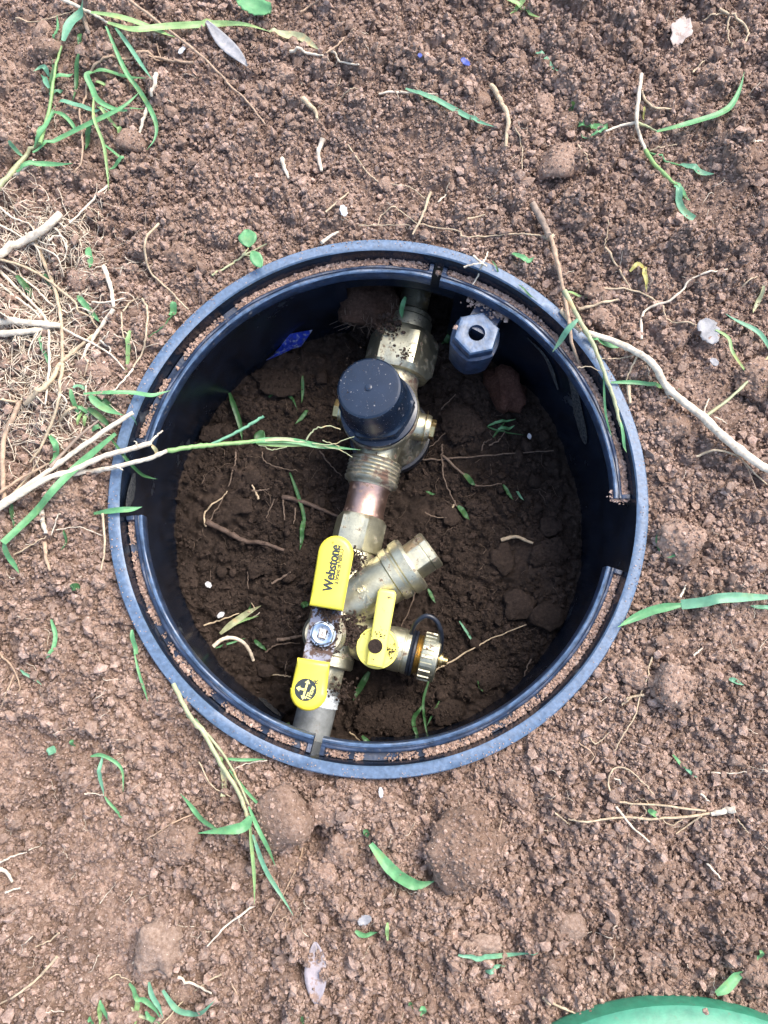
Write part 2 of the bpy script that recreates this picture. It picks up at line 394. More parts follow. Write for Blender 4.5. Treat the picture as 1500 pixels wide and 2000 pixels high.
crumbs('pit_crumbs', np.stack([px, py, pit_z(px, py) + rad * .35], 1), rad, np.clip(RNG.normal(.5, .25, len(px)), 0, 1), M_WET, octa)['label'] = 'small moist dark soil crumbs on the pit floor'

# ------------------------------------------------------------------ valve box
def ang(px_, py_, z): p = at(px_, py_, z); return math.atan2(p.y, p.x)
ZL = -.0095
box = empty('valve_box', (0, 0, 0))
tag(box, 'round black plastic valve box sunk in the brown soil with its lid off', 'valve box')
CUT_A, CUT_B = ang(884, 605, -.05), ang(677, 577, -.05)          # opening for the pipe, far side
CUT_C, CUT_D = R(256 - 360 - 12), R(256 - 360 + 12)
prof = [(.1405, 0), (.1405, -.0007), (.1399, -.0001), (.1351, -.0001), (.1344, -.0008), (.1332, -.0128), (.1328, -.040), (.1312, 0)]
def wall_cols():
    base = list(np.linspace(-math.pi, math.pi, 241)[:-1]); e = R(.06)
    for c in (CUT_A, CUT_B, CUT_C, CUT_D): base += [c - e, c + e]
    return sorted(base)
th = wall_cols(); V, F, mi = [], [], []; np_ = len(prof)
def wob(t, k): return 1 + .0012 * math.sin(2 * t + .6) + .0006 * math.sin(5 * t + k)
for t in th:
    cut = (CUT_A < t < CUT_B) or (CUT_C < t < CUT_D); zb = -.043 - .004 * math.sin(3 * t) if cut else -.19
    for i, (r, z) in enumerate(prof):
        if i == 0: z = zb
        if i == 6 and cut: z = max(z, zb + .001)
        if i == 7: z = zb; r = .1326 if cut else .1300
        w = wob(t, 0)
        V.append((r * w * math.cos(t) * EX, r * w * math.sin(t) * EY, z + (.0003 * math.sin(7 * t) if i in (2, 3) else 0)))
for a_ in range(len(th)):
    b_ = (a_ + 1) % len(th)
    for i in range(np_):
        j = (i + 1) % np_
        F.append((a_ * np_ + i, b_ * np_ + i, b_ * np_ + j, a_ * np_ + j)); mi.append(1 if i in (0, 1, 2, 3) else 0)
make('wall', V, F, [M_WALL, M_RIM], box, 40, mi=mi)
# seating ledge in four lengths, with a raised worn lip, coloured paler as if top-lit, and a dirt groove
def ledge(t0, t1, end0=True, end1=True):
    L = abs(t1 - t0); n = max(4, int(L / R(1.2))); V, F, mi = [], [], []
    ts = [t0, t0 + R(.9), t0 + R(1.3)] + [t0 + (t1 - t0) * k / n for k in range(1, n) if R(1.8) < L * k / n < L - R(1.8)] + [t1 - R(1.3), t1 - R(.9), t1]
    for q, t in enumerate(ts):
        up = (q < 2 and end0) or (q > len(ts) - 3 and end1)
        zf = -.0070 if up else -.0105
        pr = [(.1331, -.0160), (.1331, zf), (.1296, zf), (.1290, -.0074), (.1284, -.0070), (.1276, -.0070), (.1272, -.0077), (.1268, -.0077), (.1264, -.0069),
              (.1254, -.0066), (.1248, -.0070), (.1245, -.0078), (.1245, -.0140), (.1252, -.0158)]
        for r, z in pr:
            w = 1 + .0010 * math.sin(9 * t) + .0012 * math.sin(2 * t + .6)
            V.append((r * w * math.cos(t) * EX, r * w * math.sin(t) * EY, z + .0003 * math.sin(23 * t + r * 900)))
    m_ = 14
    for a_ in range(len(ts) - 1):
        for i in range(m_):
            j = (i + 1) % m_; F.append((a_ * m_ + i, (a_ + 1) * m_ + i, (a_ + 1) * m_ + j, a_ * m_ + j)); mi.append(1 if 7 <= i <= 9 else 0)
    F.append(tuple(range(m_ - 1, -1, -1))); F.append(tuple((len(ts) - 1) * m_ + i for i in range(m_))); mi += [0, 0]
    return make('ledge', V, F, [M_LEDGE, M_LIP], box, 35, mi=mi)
def sector(pa, pb): return ang(*pa, ZL), ang(*pb, ZL)
SEC = []
for pa, pb in (((850, 519), (272, 868)), ((1218, 975), (868, 526)), ((622, 1474), (1208, 1112)), ((262, 1008), (606, 1462))):
    a_, b_ = sector(pa, pb)
    if b_ < a_: b_ += 2 * math.pi
    SEC.append((a_, b_)); ledge(a_, b_)
# soil lying in the groove and dusted on the rim
P_, Rd = [], []
for a_, b_ in SEC:
    n = int((b_ - a_) / R(1) * 55); t = RNG.uniform(a_ + R(1.2), b_ - R(.6), n)
    dens = .35 + .6 * vnoise(np.cos(t) * 3, np.sin(t) * 3, 4, 81) + .5 * vnoise(np.cos(t) * 3, np.sin(t) * 3, 11, 83) - .35 * np.cos(t - R(200)); k_ = RNG.random(n) < dens + .3; t = t[k_]
    r = RNG.uniform(.1295, .1331, len(t)); rad = np.clip(np.exp(RNG.normal(math.log(.00045), .4, len(t))), .0002, .0014)
    P_.append(np.stack([r * np.cos(t) * EX, r * np.sin(t) * EY, -.0105 + rad * .6 + RNG.random(len(t)) * .0008], 1)); Rd.append(rad)
for px_, py_, cnt, sp, zz in ((760, 507, 260, .006, -.0095), (800, 512, 120, .004, -.0095), (650, 510, 160, .006, -.0095), (353, 1310, 110, .0025, -.0095), (870, 535, 40, .0015, -.011), (1215, 970, 160, .003, -.0095),
                              (940, 592, 120, .0035, -.0185), (975, 615, 90, .003, -.0185), (340, 1290, 60, .002, -.0095), (610, 1480, 30, .003, -.0095), (895, 640, 30, .001, -.0185)):
    p = at(px_, py_, zz); q = np.array([(p.x, p.y, zz)]) + RNG.normal(0, 1, (cnt, 3)) * (sp, sp * .5, .0004); q[:, 2] = zz + abs(q[:, 2] - zz)
    P_.append(q); Rd.append(np.clip(np.exp(RNG.normal(math.log(.0006), .4, cnt)), .0003, .0016))
t = RNG.uniform(-math.pi, math.pi, 1500); r = .1352 + .005 * RNG.random(1500) ** .5; kk = RNG.random(1500) < .25 + .3 * vnoise(np.cos(t) * 4, np.sin(t) * 4, 5, 82); t, r = t[kk], r[kk]
P_.append(np.stack([r * np.cos(t) * EX, r * np.sin(t) * EY, np.full(len(t), .0001)], 1)); Rd.append(np.full(len(t), .00032))
P_ = np.concatenate(P_); Rd = np.concatenate(Rd)
crumbs('soil_in_groove', P_, Rd, np.clip(RNG.normal(.92, .15, len(P_)), 0, 1), M_SOIL)['label'] = 'dry soil crumbs lying in the groove of the box rim'
# bolt boss with its bore, hung from the ledge
bz = -.017; bc = at(931, 650, bz); s = ppm(931, 650, bz)
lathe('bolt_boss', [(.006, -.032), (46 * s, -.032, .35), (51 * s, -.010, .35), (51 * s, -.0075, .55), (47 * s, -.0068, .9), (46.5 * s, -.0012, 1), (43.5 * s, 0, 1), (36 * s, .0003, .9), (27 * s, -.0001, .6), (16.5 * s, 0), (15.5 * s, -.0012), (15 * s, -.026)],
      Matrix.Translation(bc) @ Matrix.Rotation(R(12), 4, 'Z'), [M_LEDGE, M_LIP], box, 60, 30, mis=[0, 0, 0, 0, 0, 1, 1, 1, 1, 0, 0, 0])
# bracket between boss and wall
w0, w1 = at(938, 588, -.0185), at(985, 620, -.0185)
out = Vector((math.cos(ang(965, 590, -.018)), math.sin(ang(965, 590, -.018)), 0)); side = Vector((-out.y, out.x, 0))
V = []
for dz in (0, -.016):
    for u, v in ((-.0075, -.004), (.0085, -.004), (.0085, .017), (-.0075, .017)):
        p = bc + side * u + out * (v + .006); V.append((p.x, p.y, -.0190 + dz))
make('boss_bracket', V, [(0, 1, 2, 3), (7, 6, 5, 4), (0, 4, 5, 1), (1, 5, 6, 2), (2, 6, 7, 3), (3, 7, 4, 0)], M_LEDGE, box, 30)

# dried mud streaks on the inner wall
M_MUD = simple('dried_mud', (.048, .047, .044), .7, 0, .4, 400, (.006, .008, .013), .47, .56, 700, .3)
def wall_pt(px_, py_, rw=.1317):
    lo, hi = -.10, -.002
    for _ in range(30):
        z = (lo + hi) / 2; p = at(px_, py_, z)
        if float(ell(p.x, p.y)) > rw: lo = z
        else: hi = z
    return at(px_, py_, (lo + hi) / 2)
for pts in ([(1075, 672, 2), (1100, 700, 4), (1118, 750, 6), (1128, 800, 9), (1140, 850, 7), (1144, 868, 1.5)], [(1030, 660, 1.5), (1060, 690, 2.5), (1078, 725, 4), (1090, 762, 1.5)], [(262, 925, 3), (258, 950, 8), (254, 975, 9), (250, 992, 4)], [(498, 1350, 1.5), (515, 1368, 5), (535, 1386, 5), (548, 1398, 1.5)]):
    P = catmull([Vector((x, y, w)) for x, y, w in pts], 5); V = []
    for q in P:
        for k in (-1, 0, 1): V.append(wall_pt(q.x + k * q.z * .9, q.y - k * q.z * .35 + random.uniform(-1, 1), .1312 if k == 0 else .1318))
    make('mud_streak', V, [(i * 3 + k, i * 3 + k + 1, i * 3 + k + 4, i * 3 + k + 3) for i in range(len(P) - 1) for k in (0, 1)], M_MUD, box, 180)
# soil banks behind the two pipe openings
def bank(t0, t1, seed):
    V, F = [], []; nt, nz = 60, 44
    for i in range(nz):
        z = -.118 + .112 * i / (nz - 1)
        for k in range(nt):
            t = t0 + (t1 - t0) * k / (nt - 1)
            r = .158 - .018 * (i / (nz - 1)) ** 2 + mnoise.noise(Vector((t * 30, z * 260, seed))) * .005 + mnoise.noise(Vector((t * 90, z * 800, seed + 5))) * .0025
            V.append((r * math.cos(t), r * math.sin(t), z))
    for i in range(nz - 1):
        for k in range(nt - 1): F.append((i * nt + k, i * nt + k + 1, (i + 1) * nt + k + 1, (i + 1) * nt + k))
    return tag(make('soil_bank', V, F, M_WETCLOD, None, 180), kind='structure')
bank(CUT_A - .12, CUT_B + .12, 3.0); bank(CUT_C - .12, CUT_D + .12, 9.0)

# ================================================================== the plumbing: one rigid line
line = empty('valve_assembly', at(660, 1200, -.085))
tag(line, 'brass and galvanized water line with regulator and yellow handled valve inside the box', 'water line')
line.rotation_euler = (0, 0, 0)
inv = Matrix.Translation(line.location).inverted()
def kid(o, label=None, parent=None):
    o.parent = parent if parent is not None else line
    o.matrix_parent_inverse = inv if parent is None else Matrix.Identity(4)
    if parent is not None: o.matrix_parent_inverse = Matrix.Identity(4)
    if label: o['label'] = label
    return o
ZA = -.069
def run(y, z=ZA): return at(785 - .24 * (y - 690), y, z)
def on_run(name, y0, y1, prof, m, seg=48, **kw):
    """prof: (radius px, 0..1 along, hex)"""
    a, b = run(y0), run(y1); s = ppm(785 - .24 * ((y0 + y1) / 2 - 690), (y0 + y1) / 2, ZA); Lh = (b - a).length
    return kid(lathe(name, [(q[0] * s, q[1] * Lh, *(q[2:])) for q in prof], frame(a, b), m, None, seg, **kw))
on_run('inlet_pipe', 470, 632, [(29, 0), (29, .86), (26, .87), (26, .9), (29, .91), (29, 1)], M_BRASS)
on_run('tailpiece', 612, 668, [(36, 0), (41, .08), (41, .22), (45, .28), (46, .9), (44, 1)], M_BRASS)
on_run('union_nut', 652, 735, [(40, 0, .2), (58, .02, .2), (70, .16, 1), (71, .5, 1), (70, .88, 1), (60, .99, .2), (46, 1, 0)], M_BRASS, 60, sharp=25, phase=R(22))
on_run('regulator_neck', 728, 812, [(44, 0), (46, .1), (46, .3), (52, .55), (62, .9), (64, 1)], M_BRASS2)
# regulator body on a nearly upright axis
zt, zf = -.014, -.050
top, flange = at(720, 757, zt), at(741, 803, zf)
up_ax = (top - flange).normalized()
Mreg = frame(flange, top, Vector((1, 0, 0))); sreg = ppm(741, 803, zf)
body_c = flange - up_ax * .022
kid(lathe('regulator_body', [(.010, -.050), (.020, -.049), (.0235, -.046), (.0245, -.040), (.0240, -.037), (.0225, -.034), (.0205, -.028), (.0200, -.018), (.0205, -.010), (.0232, -.005), (.0238, -.0015), (.0232, 0)],
          Mreg, M_BRASS2, None, 64), None)
kid(lathe('bottom_ring', [(.0236, -.0475), (.0262, -.047), (.0266, -.044), (.0262, -.041), (.0238, -.0405)], Mreg, M_RUBBER, None, 64, cap=False), None)
H = (top - flange).length
capo = kid(lathe('regulator_cap', [(.0225, .0003), (.0231, .0012), (.0229, .0030), (.0218, .0036, .6), (.0217, .0075, .9), (.0226, .0100, .8), (.0219, .0120, .4), (.0202, .0130), (.0196, .0145), (.0192, .0175), (.0187, .026),
                                   (.0181, H - .0022), (.0176, H - .0008), (.0165, H), (.0150, H + .0001), (.0022, H + .0001), (.0019, H + .0006), (.0010, H + .0009), (.0004, H + .0009)], Mreg, M_CAP, None, 72, sharp=28),
           'glossy black bell shaped plastic cap')
a0, a1 = at(652, 798, -.066), at(850, 840, -.066); ca = (a1 - a0); Lc = ca.length; sc_ = ppm(840, 835, -.066)
kid(lathe('side_port', [(24 * sc_, 0), (27 * sc_, .004), (27 * sc_, Lc - .0095), (25 * sc_, Lc - .0075), (24 * sc_, Lc - .007)], frame(a0 + ca * .06, a1), M_BRASS, None, 40), None)
for q, d in ((a1, 1), (a0, -1)):
    dirv = ca.normalized() * d
    kid(lathe('port_plug', [(.012 * 25 / 27, -.0065), (25 * sc_, -.0060), (25 * sc_, -.0045), (19 * sc_, -.0044, .3), (20 * sc_, -.004, 1), (20 * sc_, -.0005, 1), (18 * sc_, 0, .8), (.002, 0)], frame(q - dirv * .0, q + dirv * .01), M_GOLD, None, 36), None)
on_run('outlet_neck', 842, 912, [(50, 0), (44, .3), (40, .6), (41, 1)], M_BRASS)
thr = [(40, 0), (48, .03)]
for k in range(5): thr += [(53, .10 + k * .13), (50, .15 + k * .13), (50, .18 + k * .13)]
thr += [(53.5, .76), (52, .86), (45, .9), (43, 1)]
on_run('threaded_end', 898, 952, thr, M_BRASS2, 60, sharp=60)
on_run('copper_coupling', 946, 1016, [(39, 0), (41, .04), (41, .12), (39, .16), (39, .80), (40.5, .84), (40.5, .97), (36, 1)], M_COPPER)
on_run('valve_nut', 1008, 1078, [(40, 0, .2), (44, .03, .4), (51, .14, 1), (51.5, .85, 1), (48, .97, .4), (40, 1, 0)], M_BRASS, 60, sharp=25, phase=R(18))
on_run('valve_body', 1070, 1300, [(40, 0), (44, .05), (43, .25), (46, .42), (53, .52), (56, .60), (56, .72), (52, .80), (47, .86), (47, .90), (49.5, .91), (49.5, .985), (47, 1)], M_BRASS, 60)
on_run('lower_nut', 1298, 1346, [(36, 0, .3), (40, .06, 1), (40, .86, 1), (36, .97, .5), (33, 1, 0)], M_BRASS, 60, sharp=25, phase=R(5))
on_run('galvanized_pipe', 1340, 1560, [(36, 0), (37.5, .03), (38, .12), (38, 1)], M_GALV, 56)
tp = [(37.4, 0)]
for k in range(9): tp += [(39.5 + RNG.random() * 1.4, (k + .3) / 9), (38.4, (k + .7) / 9)]
on_run('thread_tape', 1352, 1378, tp + [(38, 1)], M_TAPE, 60, sharp=60)
# slanting branch
def branch(name, p, q, prof, m, seg=48, zz=(-.066, -.060), **kw):
    a, b = at(*p, zz[0]), at(*q, zz[1]); s = ppm(*p, zz[0]); Lh = (b - a).length
    return kid(lathe(name, [(r[0] * s, r[1] * Lh, *r[2:]) for r in prof], frame(a, b), m, None, seg, **kw))
branch('slanted_branch', (666, 1190), (806, 1099), [(44, 0), (47, .2), (49, .45), (50, .70), (54, .715), (54.5, .80), (51, .82), (51, .84), (56, .86), (57, .965), (53, 1), (38, 1.001)], M_BRASS, 64)
branch('branch_plug', (798, 1104), (844, 1071), [(34, 0, .7), (38, .02, .7), (38.5, .66, .7), (37.5, .68, .7), (37.5, .71, .7), (39.5, .73, .7), (39.5, .95, .7), (36, 1, .7)], M_BRASS, 60, (-.060, -.058), sharp=25, phase=R(28))
# raised size mark on the branch
def text_mesh(body, length, height, bold=0.0, ext=.0001):
    cu = bpy.data.curves.new('lettering', 'FONT'); cu.body = body; cu.size = 1; cu.offset = bold; cu.align_x = 'CENTER'; cu.align_y = 'CENTER'
    o = bpy.data.objects.new('lettering', cu); COL.objects.link(o); dg = bpy.context.evaluated_depsgraph_get(); dg.update()
    me = bpy.data.meshes.new_from_object(o.evaluated_get(dg)); bpy.data.objects.remove(o); bpy.data.curves.remove(cu)
    co = np.empty(len(me.vertices) * 3); me.vertices.foreach_get('co', co); co = co.reshape(-1, 3)
    lo, hi = co.min(0), co.max(0); co = (co - (lo + hi) / 2); sx = length / (hi[0] - lo[0]); sy = height / (hi[1] - lo[1])
    co[:, 0] *= sx; co[:, 1] *= sy
    if ext:
        nv = len(co); F = [tuple(p.vertices) for p in me.polygons]
        from collections import Counter
        ed = Counter(); 
        for f in F:
            for i in range(len(f)): ed[(f[i], f[(i + 1) % len(f)])] += 1
        W = np.concatenate([co, co + (0, 0, ext)]); G = [tuple(i + nv for i in f) for f in F]
        for (i, j) in ed:
            if (j, i) not in ed: G.append((i, j, j + nv, i + nv))
        me2 = bpy.data.meshes.new('lettering'); me2.from_pydata([tuple(v) for v in W], [], G); me2.update(); bpy.data.meshes.remove(me); return me2
    me.vertices.foreach_set('co', co.ravel()); me.update(); return me
def bold_text(body, length, height, bold, shift):
    me = text_mesh(body, length, height, bold, .0001); V = [tuple(v.co) for v in me.vertices]; F = [tuple(p.vertices) for p in me.polygons]; n_ = len(V); VV, FF = [], []
    for k, (dx, dy) in enumerate(((-1, 0), (1, 0), (0, .6))):
        VV += [(x + dx * shift, y + dy * shift, z + k * .00003) for x, y, z in V]; FF += [tuple(i + k * n_ for i in f) for f in F]
    m2 = bpy.data.meshes.new('lettering'); m2.from_pydata(VV, [], FF); m2.update(); return m2
def put_text(me, origin, xdir, updir, m, parent, name='lettering'):
    """xdir: reading direction, updir: normal of the surface"""
    x = xdir.normalized(); z = (updir - x * updir.dot(x)).normalized(); y = z.cross(x)
    Mx = Matrix(((x.x, y.x, z.x, origin.x), (x.y, y.y, z.y, origin.y), (x.z, y.z, z.z, origin.z), (0, 0, 0, 1)))
    me.transform(Mx); o = link(name, me, m); o.parent = parent
    o.matrix_parent_inverse = Matrix.Identity(4) if parent is not line else inv
    return o
b0, b1 = at(666, 1190, -.066), at(806, 1099, -.060); bd = (b1 - b0).normalized(); bs = ppm(716, 1140, -.05)
bup = (Vector((0, 0, 1)) - bd * bd.z).normalized()
bside = bup.cross(bd)
me = text_mesh('3/4', 40 * bs, 15 * bs, .02, .0010); br = 49.0 * ppm(716, 1140, -.066); bc0 = b0 + (b1 - b0) * .36
for v in me.vertices:
    a_ = .12 + v.co.x / br; v.co = bc0 + bd * (-v.co.y) + (bup * math.cos(a_) - bside * math.sin(a_)) * (br - .0002 + v.co.z)
me.flip_normals(); kid(link('size_mark', me, M_BRASS))
# ---------------- drain valve
dz = -.050; kc = at(737, 1265, dz); ks = ppm(737, 1265, dz)
od0, od1 = at(735, 1258, -.064), at(858, 1288, -.062); ov = (od1 - od0); OL = ov.length; od = ov.normalized()
kid(lathe('drain_stem', [(.011, -.03), (.0115, -.004), (.0105, -.001), (.010, 0)], Matrix.Translation(at(737, 1265, dz - .002)), M_BRASS2, None, 36), None)
bs0 = at(690, 1240, -.068)
kid(lathe('drain_branch', [(.0125, -.006), (.0125, .020), (.0128, .021)], frame(bs0, od0), M_BRASS, None, 40), None)
S2 = ppm(800, 1275, -.063)
def outl(name, x0, x1, prof, m, seg=48, **kw):
    Mo = frame(od0, od1); return kid(lathe(name, [(r[0] * S2, (x0 + (x1 - x0) * r[1]) * S2, *r[2:]) for r in prof], Mo, m, None, seg, **kw))
outl('outlet_collar', 8, 66, [(30, 0), (41, .15), (43, .4), (43, .78), (41.5, .80), (41.5, .84), (43.5, .86), (43.5, 1), (30, 1.001)], M_BRASS)
outl('strap_ring', 65, 79, [(38, 0), (44, .1), (45.5, .35), (43, .5), (45.5, .65), (44, .9), (38, 1)], M_RUBBER)
th2 = [(34, 0)]
for k_ in range(4): th2 += [(39.5, (k_ + .35) / 4), (36.5, (k_ + .85) / 4)]
outl('outlet_thread', 78, 92, th2 + [(36, 1)], M_GOLD, sharp=60)
capk = outl('outlet_cap', 89, 124, [(37, 0), (43.5, .03), (45.5, .12), (45.5, .93), (43, .99), (38, 1), (34, .985), (12, .985)], M_BRASS, 56)
Mo = frame(od0, od1)
for k_ in range(18):
    t = 2 * math.pi * k_ / 18; V = []
    for r, hw in ((44.5, 4.6), (47.6, 3.0)):
        for x_, sg in ((91.5, -1), (91.5, 1), (113, 1), (113, -1)):
            V.append(Mo @ Vector((r * S2 * math.cos(t) - sg * hw * S2 * math.sin(t), r * S2 * math.sin(t) + sg * hw * S2 * math.cos(t), x_ * S2)))
    kid(make('grip_rib', V, [(3, 2, 1, 0), (4, 5, 6, 7), (0, 1, 5, 4), (1, 2, 6, 5), (2, 3, 7, 6), (3, 0, 4, 7)], M_BRASS, None, 30), None, capk)
outl('strap_button', 122, 142, [(10, 0), (10, .2), (14, .25), (14, .5), (8, .55), (8, .75), (9, .8), (7.5, 1)], M_GOLD, 30)
sp = [at(803, 1238, -.052), at(812, 1217, -.046), at(832, 1203, -.043), at(852, 1212, -.044), at(862, 1238, -.048), at(861, 1265, -.056), at(857, 1284, -.061)]
P = catmull(sp, 6); Vv, Ff = tube_vf(P, [.0013] * len(P), 8, .7); kid(make('cap_strap', Vv, Ff, M_RUBBER, None, 60), 'thin black rubber strap looped over the outlet cap')
knob = kid(lathe('drain_knob', [(38 * ks, -.005), (41 * ks, -.0045), (41.5 * ks, -.0010), (40.5 * ks, 0), (37 * ks, .0001), (36 * ks, -.0004), (4 * ks, -.0004)], Matrix.Translation(kc), M_YEL2, None, 60), 'round yellow plastic drain knob')
def pillow(name, outline, layers, origin, xd, up, m, parent):
    """outline (u,v) counter-clockwise; layers: (height, inset)"""
    x = xd.normalized(); z = (up - x * up.dot(x)).normalized(); y = z.cross(x); n_ = len(outline)
    cx = sum(p[0] for p in outline) / n_; V, F = [], []
    for h, ins in layers:
        for i, (u, v) in enumerate(outline):
            a, b = Vector(outline[i - 1]), Vector(outline[(i + 1) % n_]); t = (b - a).normalized(); nrm = Vector((-t.y, t.x))
            q = Vector((u, v)) + nrm * ins
            V.append(origin + x * q.x + y * q.y + z * h)
    for l in range(len(layers) - 1):
        for i in range(n_):
            j = (i + 1) % n_; F.append((l * n_ + i, l * n_ + j, (l + 1) * n_ + j, (l + 1) * n_ + i))
    F.append(tuple(reversed(range(n_)))); F.append(tuple((len(layers) - 1) * n_ + i for i in range(n_)))
    return make(name, V, F, m, parent, 50)
def stadium(L0, w0, w1, rt, n_=14):
    """from u=0 (square end, half width w0) to u=L0 (round end, half width w1)"""
    o = [(0, -w0)] + [(L0 * k / 5, -(w0 + (w1 - w0) * k / 5)) for k in range(1, 4)]
    for k in range(n_ + 1):
        a = -math.pi / 2 + math.pi * k / n_; o.append((L0 - rt + rt * math.cos(a), w1 * math.sin(a)))
    return o + [(L0 * k / 5, (w0 + (w1 - w0) * k / 5)) for k in (3, 2, 1)] + [(0, w0)]
# lever bar of the drain knob
l0, l1 = at(732, 1302, dz + .004), at(757, 1152, dz + .006); ld = l1 - l0; ll = ld.length; hw = 17.5 * ks
o_ = [(0, -hw * .9), (ll * .1, -hw), (ll * .5, -hw * 1.0), (ll - .0018, -hw * 1.05), (ll, -hw * .8), (ll, hw * .8), (ll - .0018, hw * 1.05), (ll * .5, hw), (ll * .1, hw), (0, hw * .9)]
bar = kid(pillow('drain_lever', o_, [(-.004, .0008), (-.0034, 0), (.0006, 0), (.0016, .0006), (.0019, .0016)], l0, ld, Vector((0, 0, 1)), M_YEL2, None), None)
kid(lathe('lever_screw', [(14.2 * ks, 0), (14 * ks, .0008), (13 * ks, .0010), (5 * ks, .0007), (.0003, .0007)], Matrix.Translation(at(733, 1262, dz + .0058)), M_WETCLOD, None, 32), 'round screw recess packed with brown soil')
# ---------------- main lever
hz = -.0385; h0 = at(642, 1176, hz); h1 = at(618, 1296, hz); hd = (h1 - h0); hs = ppm(631, 1238, hz); Lh = hd.length; hx = hd.normalized(); hy = Vector((0, 0, 1)).cross(hx)
V, F = [], []; W_ = 28.5 * hs
st = [(-.030, .0072), (-.007, .0072), (-.0045, .0060), (.004, .0005), (.007, 0), (Lh - .012, 0), (Lh - .009, .0006), (Lh - .001, .0062), (Lh + .003, .0072), (Lh + .020, .0072)]
for u, w in st:
    for v in (-1, 1):
        for d in (0, -.0016): V.append(h0 + hx * u + hy * (v * W_ * (1.0 if abs(u - Lh / 2) < Lh * .45 else .92)) + Vector((0, 0, w + d)))
for i in range(len(st) - 1):
    a, b = i * 4, i * 4 + 4
    F += [(a, b, b + 2, a + 2), (a + 1, a + 3, b + 3, b + 1), (a, a + 1, b + 1, b), (a + 2, b + 2, b + 3, a + 3)]
F += [(0, 2, 3, 1), (len(V) - 4, len(V) - 3, len(V) - 1, len(V) - 2)]
plate = kid(make('lever_plate', V, F, M_STEEL, None, 50), 'bent plated steel lever smeared with brown soil')
nc = at(631, 1238, hz); ns = ppm(631, 1238, hz)
kid(lathe('washer', [(.0002, .0002), (25 * ns, .0002), (25 * ns, .001), (.0002, .001)], Matrix.Translation(nc), M_NUT, None, 40), None, plate)
kid(lathe('lever_nut', [(23 * ns, .001, 1), (24.5 * ns, .0015, 1), (24.5 * ns, .0045, 1), (22 * ns, .0055, .6), (18.5 * ns, .0058, 0), (14 * ns, .0052, 0), (13.4 * ns, .003, 0)], Matrix.Translation(nc) @ Matrix.Rotation(R(17), 4, 'Z'), M_NUT, None, 48), None, plate)
tq = .0024; V = [nc + hx * u * tq + hy * v * tq * .8 + Vector((0, 0, w)) for w, k_ in ((.001, 1), (.0058, 1), (.0063, .8)) for u, v in ((-k_, -k_), (k_, -k_), (k_, k_), (-k_, k_))]
kid(make('valve_stem', V, [(0, 1, 5, 4), (1, 2, 6, 5), (2, 3, 7, 6), (3, 0, 4, 7), (4, 5, 9, 8), (5, 6, 10, 9), (6, 7, 11, 10), (7, 4, 8, 11), (8, 9, 10, 11), (3, 2, 1, 0)], M_WHITE, None, 30), None, plate)
put_text(text_mesh('T', .0017, .0019, .01, .00012), nc + Vector((0, 0, .0063)), hy * -1 , Vector((0, 0, 1)), M_INK, plate, 'stem_mark')
M0, M1 = at(631, 1195, -.06), at(631, 1238, -.04)
kid(lathe('stem_housing', [(.0125, -.034), (.0122, -.008), (.0105, -.006), (.0102, -.0022)], Matrix.Translation(nc), M_BRASS2, None, 40), None)
# yellow sleeves
LAY = [(-.0034, .0016), (-.0028, .0004), (-.0018, 0), (.0008, 0), (.0017, .0003), (.0024, .0009), (.0029, .0017), (.0032, .0028)]
u0, u1 = at(637, 1188, -.0305), at(662, 1047, -.0285); ud = u1 - u0; us = ppm(650, 1120, -.03)
ZN = Vector((0, 0, 1))
sl = kid(pillow('lever_sleeve', stadium(ud.length, 33 * us, 34.5 * us, 36 * us), LAY, u0, ud, ZN, M_YEL, None), 'long yellow vinyl lever sleeve with dark lettering')
upn = (ZN - ud.normalized() * ud.normalized().z).normalized(); uy = upn.cross(ud.normalized())
def us_pt(px_, py_): 
    p = at(px_, py_, -.0265); q = p - u0; return u0 + ud.normalized() * q.dot(ud.normalized()) + uy * q.dot(uy) + upn * .00325
put_text(bold_text('Webstone', 91 * us, 19 * us, .012, .8 * us), us_pt(647.5, 1109.5), ud, upn, M_INK, sl)
put_text(bold_text('a brand of NIBCO', 68 * us, 9.5 * us, 0, .3 * us), us_pt(661.5, 1106), ud, upn, M_INK, sl)
put_text(text_mesh('\u00ae', 5 * us, 5 * us, .0), us_pt(650.5, 1060), ud, upn, M_INK, sl)
put_text(text_mesh('\u00ae', 4.2 * us, 4.2 * us, .0), us_pt(666, 1068), ud, upn, M_INK, sl)
v0, v1 = at(613, 1289, -.0315), at(597, 1388, -.0315); vd = v1 - v0; vs = ppm(600, 1340, -.03)
sl2 = kid(pillow('lever_sleeve', stadium(vd.length, 32 * vs, 36.5 * vs, 38 * vs), LAY, v0, vd, ZN, M_YEL, None), 'short yellow vinyl lever sleeve with round arrow emblem')
vx = vd.normalized(); vy = ZN.cross(vx)
def vs_pt(px_, py_, h): 
    p = at(px_, py_, -.0283); return Vector((p.x, p.y, v0.z + h))
em = vs_pt(597, 1347, .0033); er = 21.5 * vs
kid(lathe('emblem', [(.0002, -.0001), (er, -.0001), (er, .00012), (.0002, .00012)], Matrix.Translation(em), M_INK, None, 48), 'round dark emblem with yellow arrows', sl2)
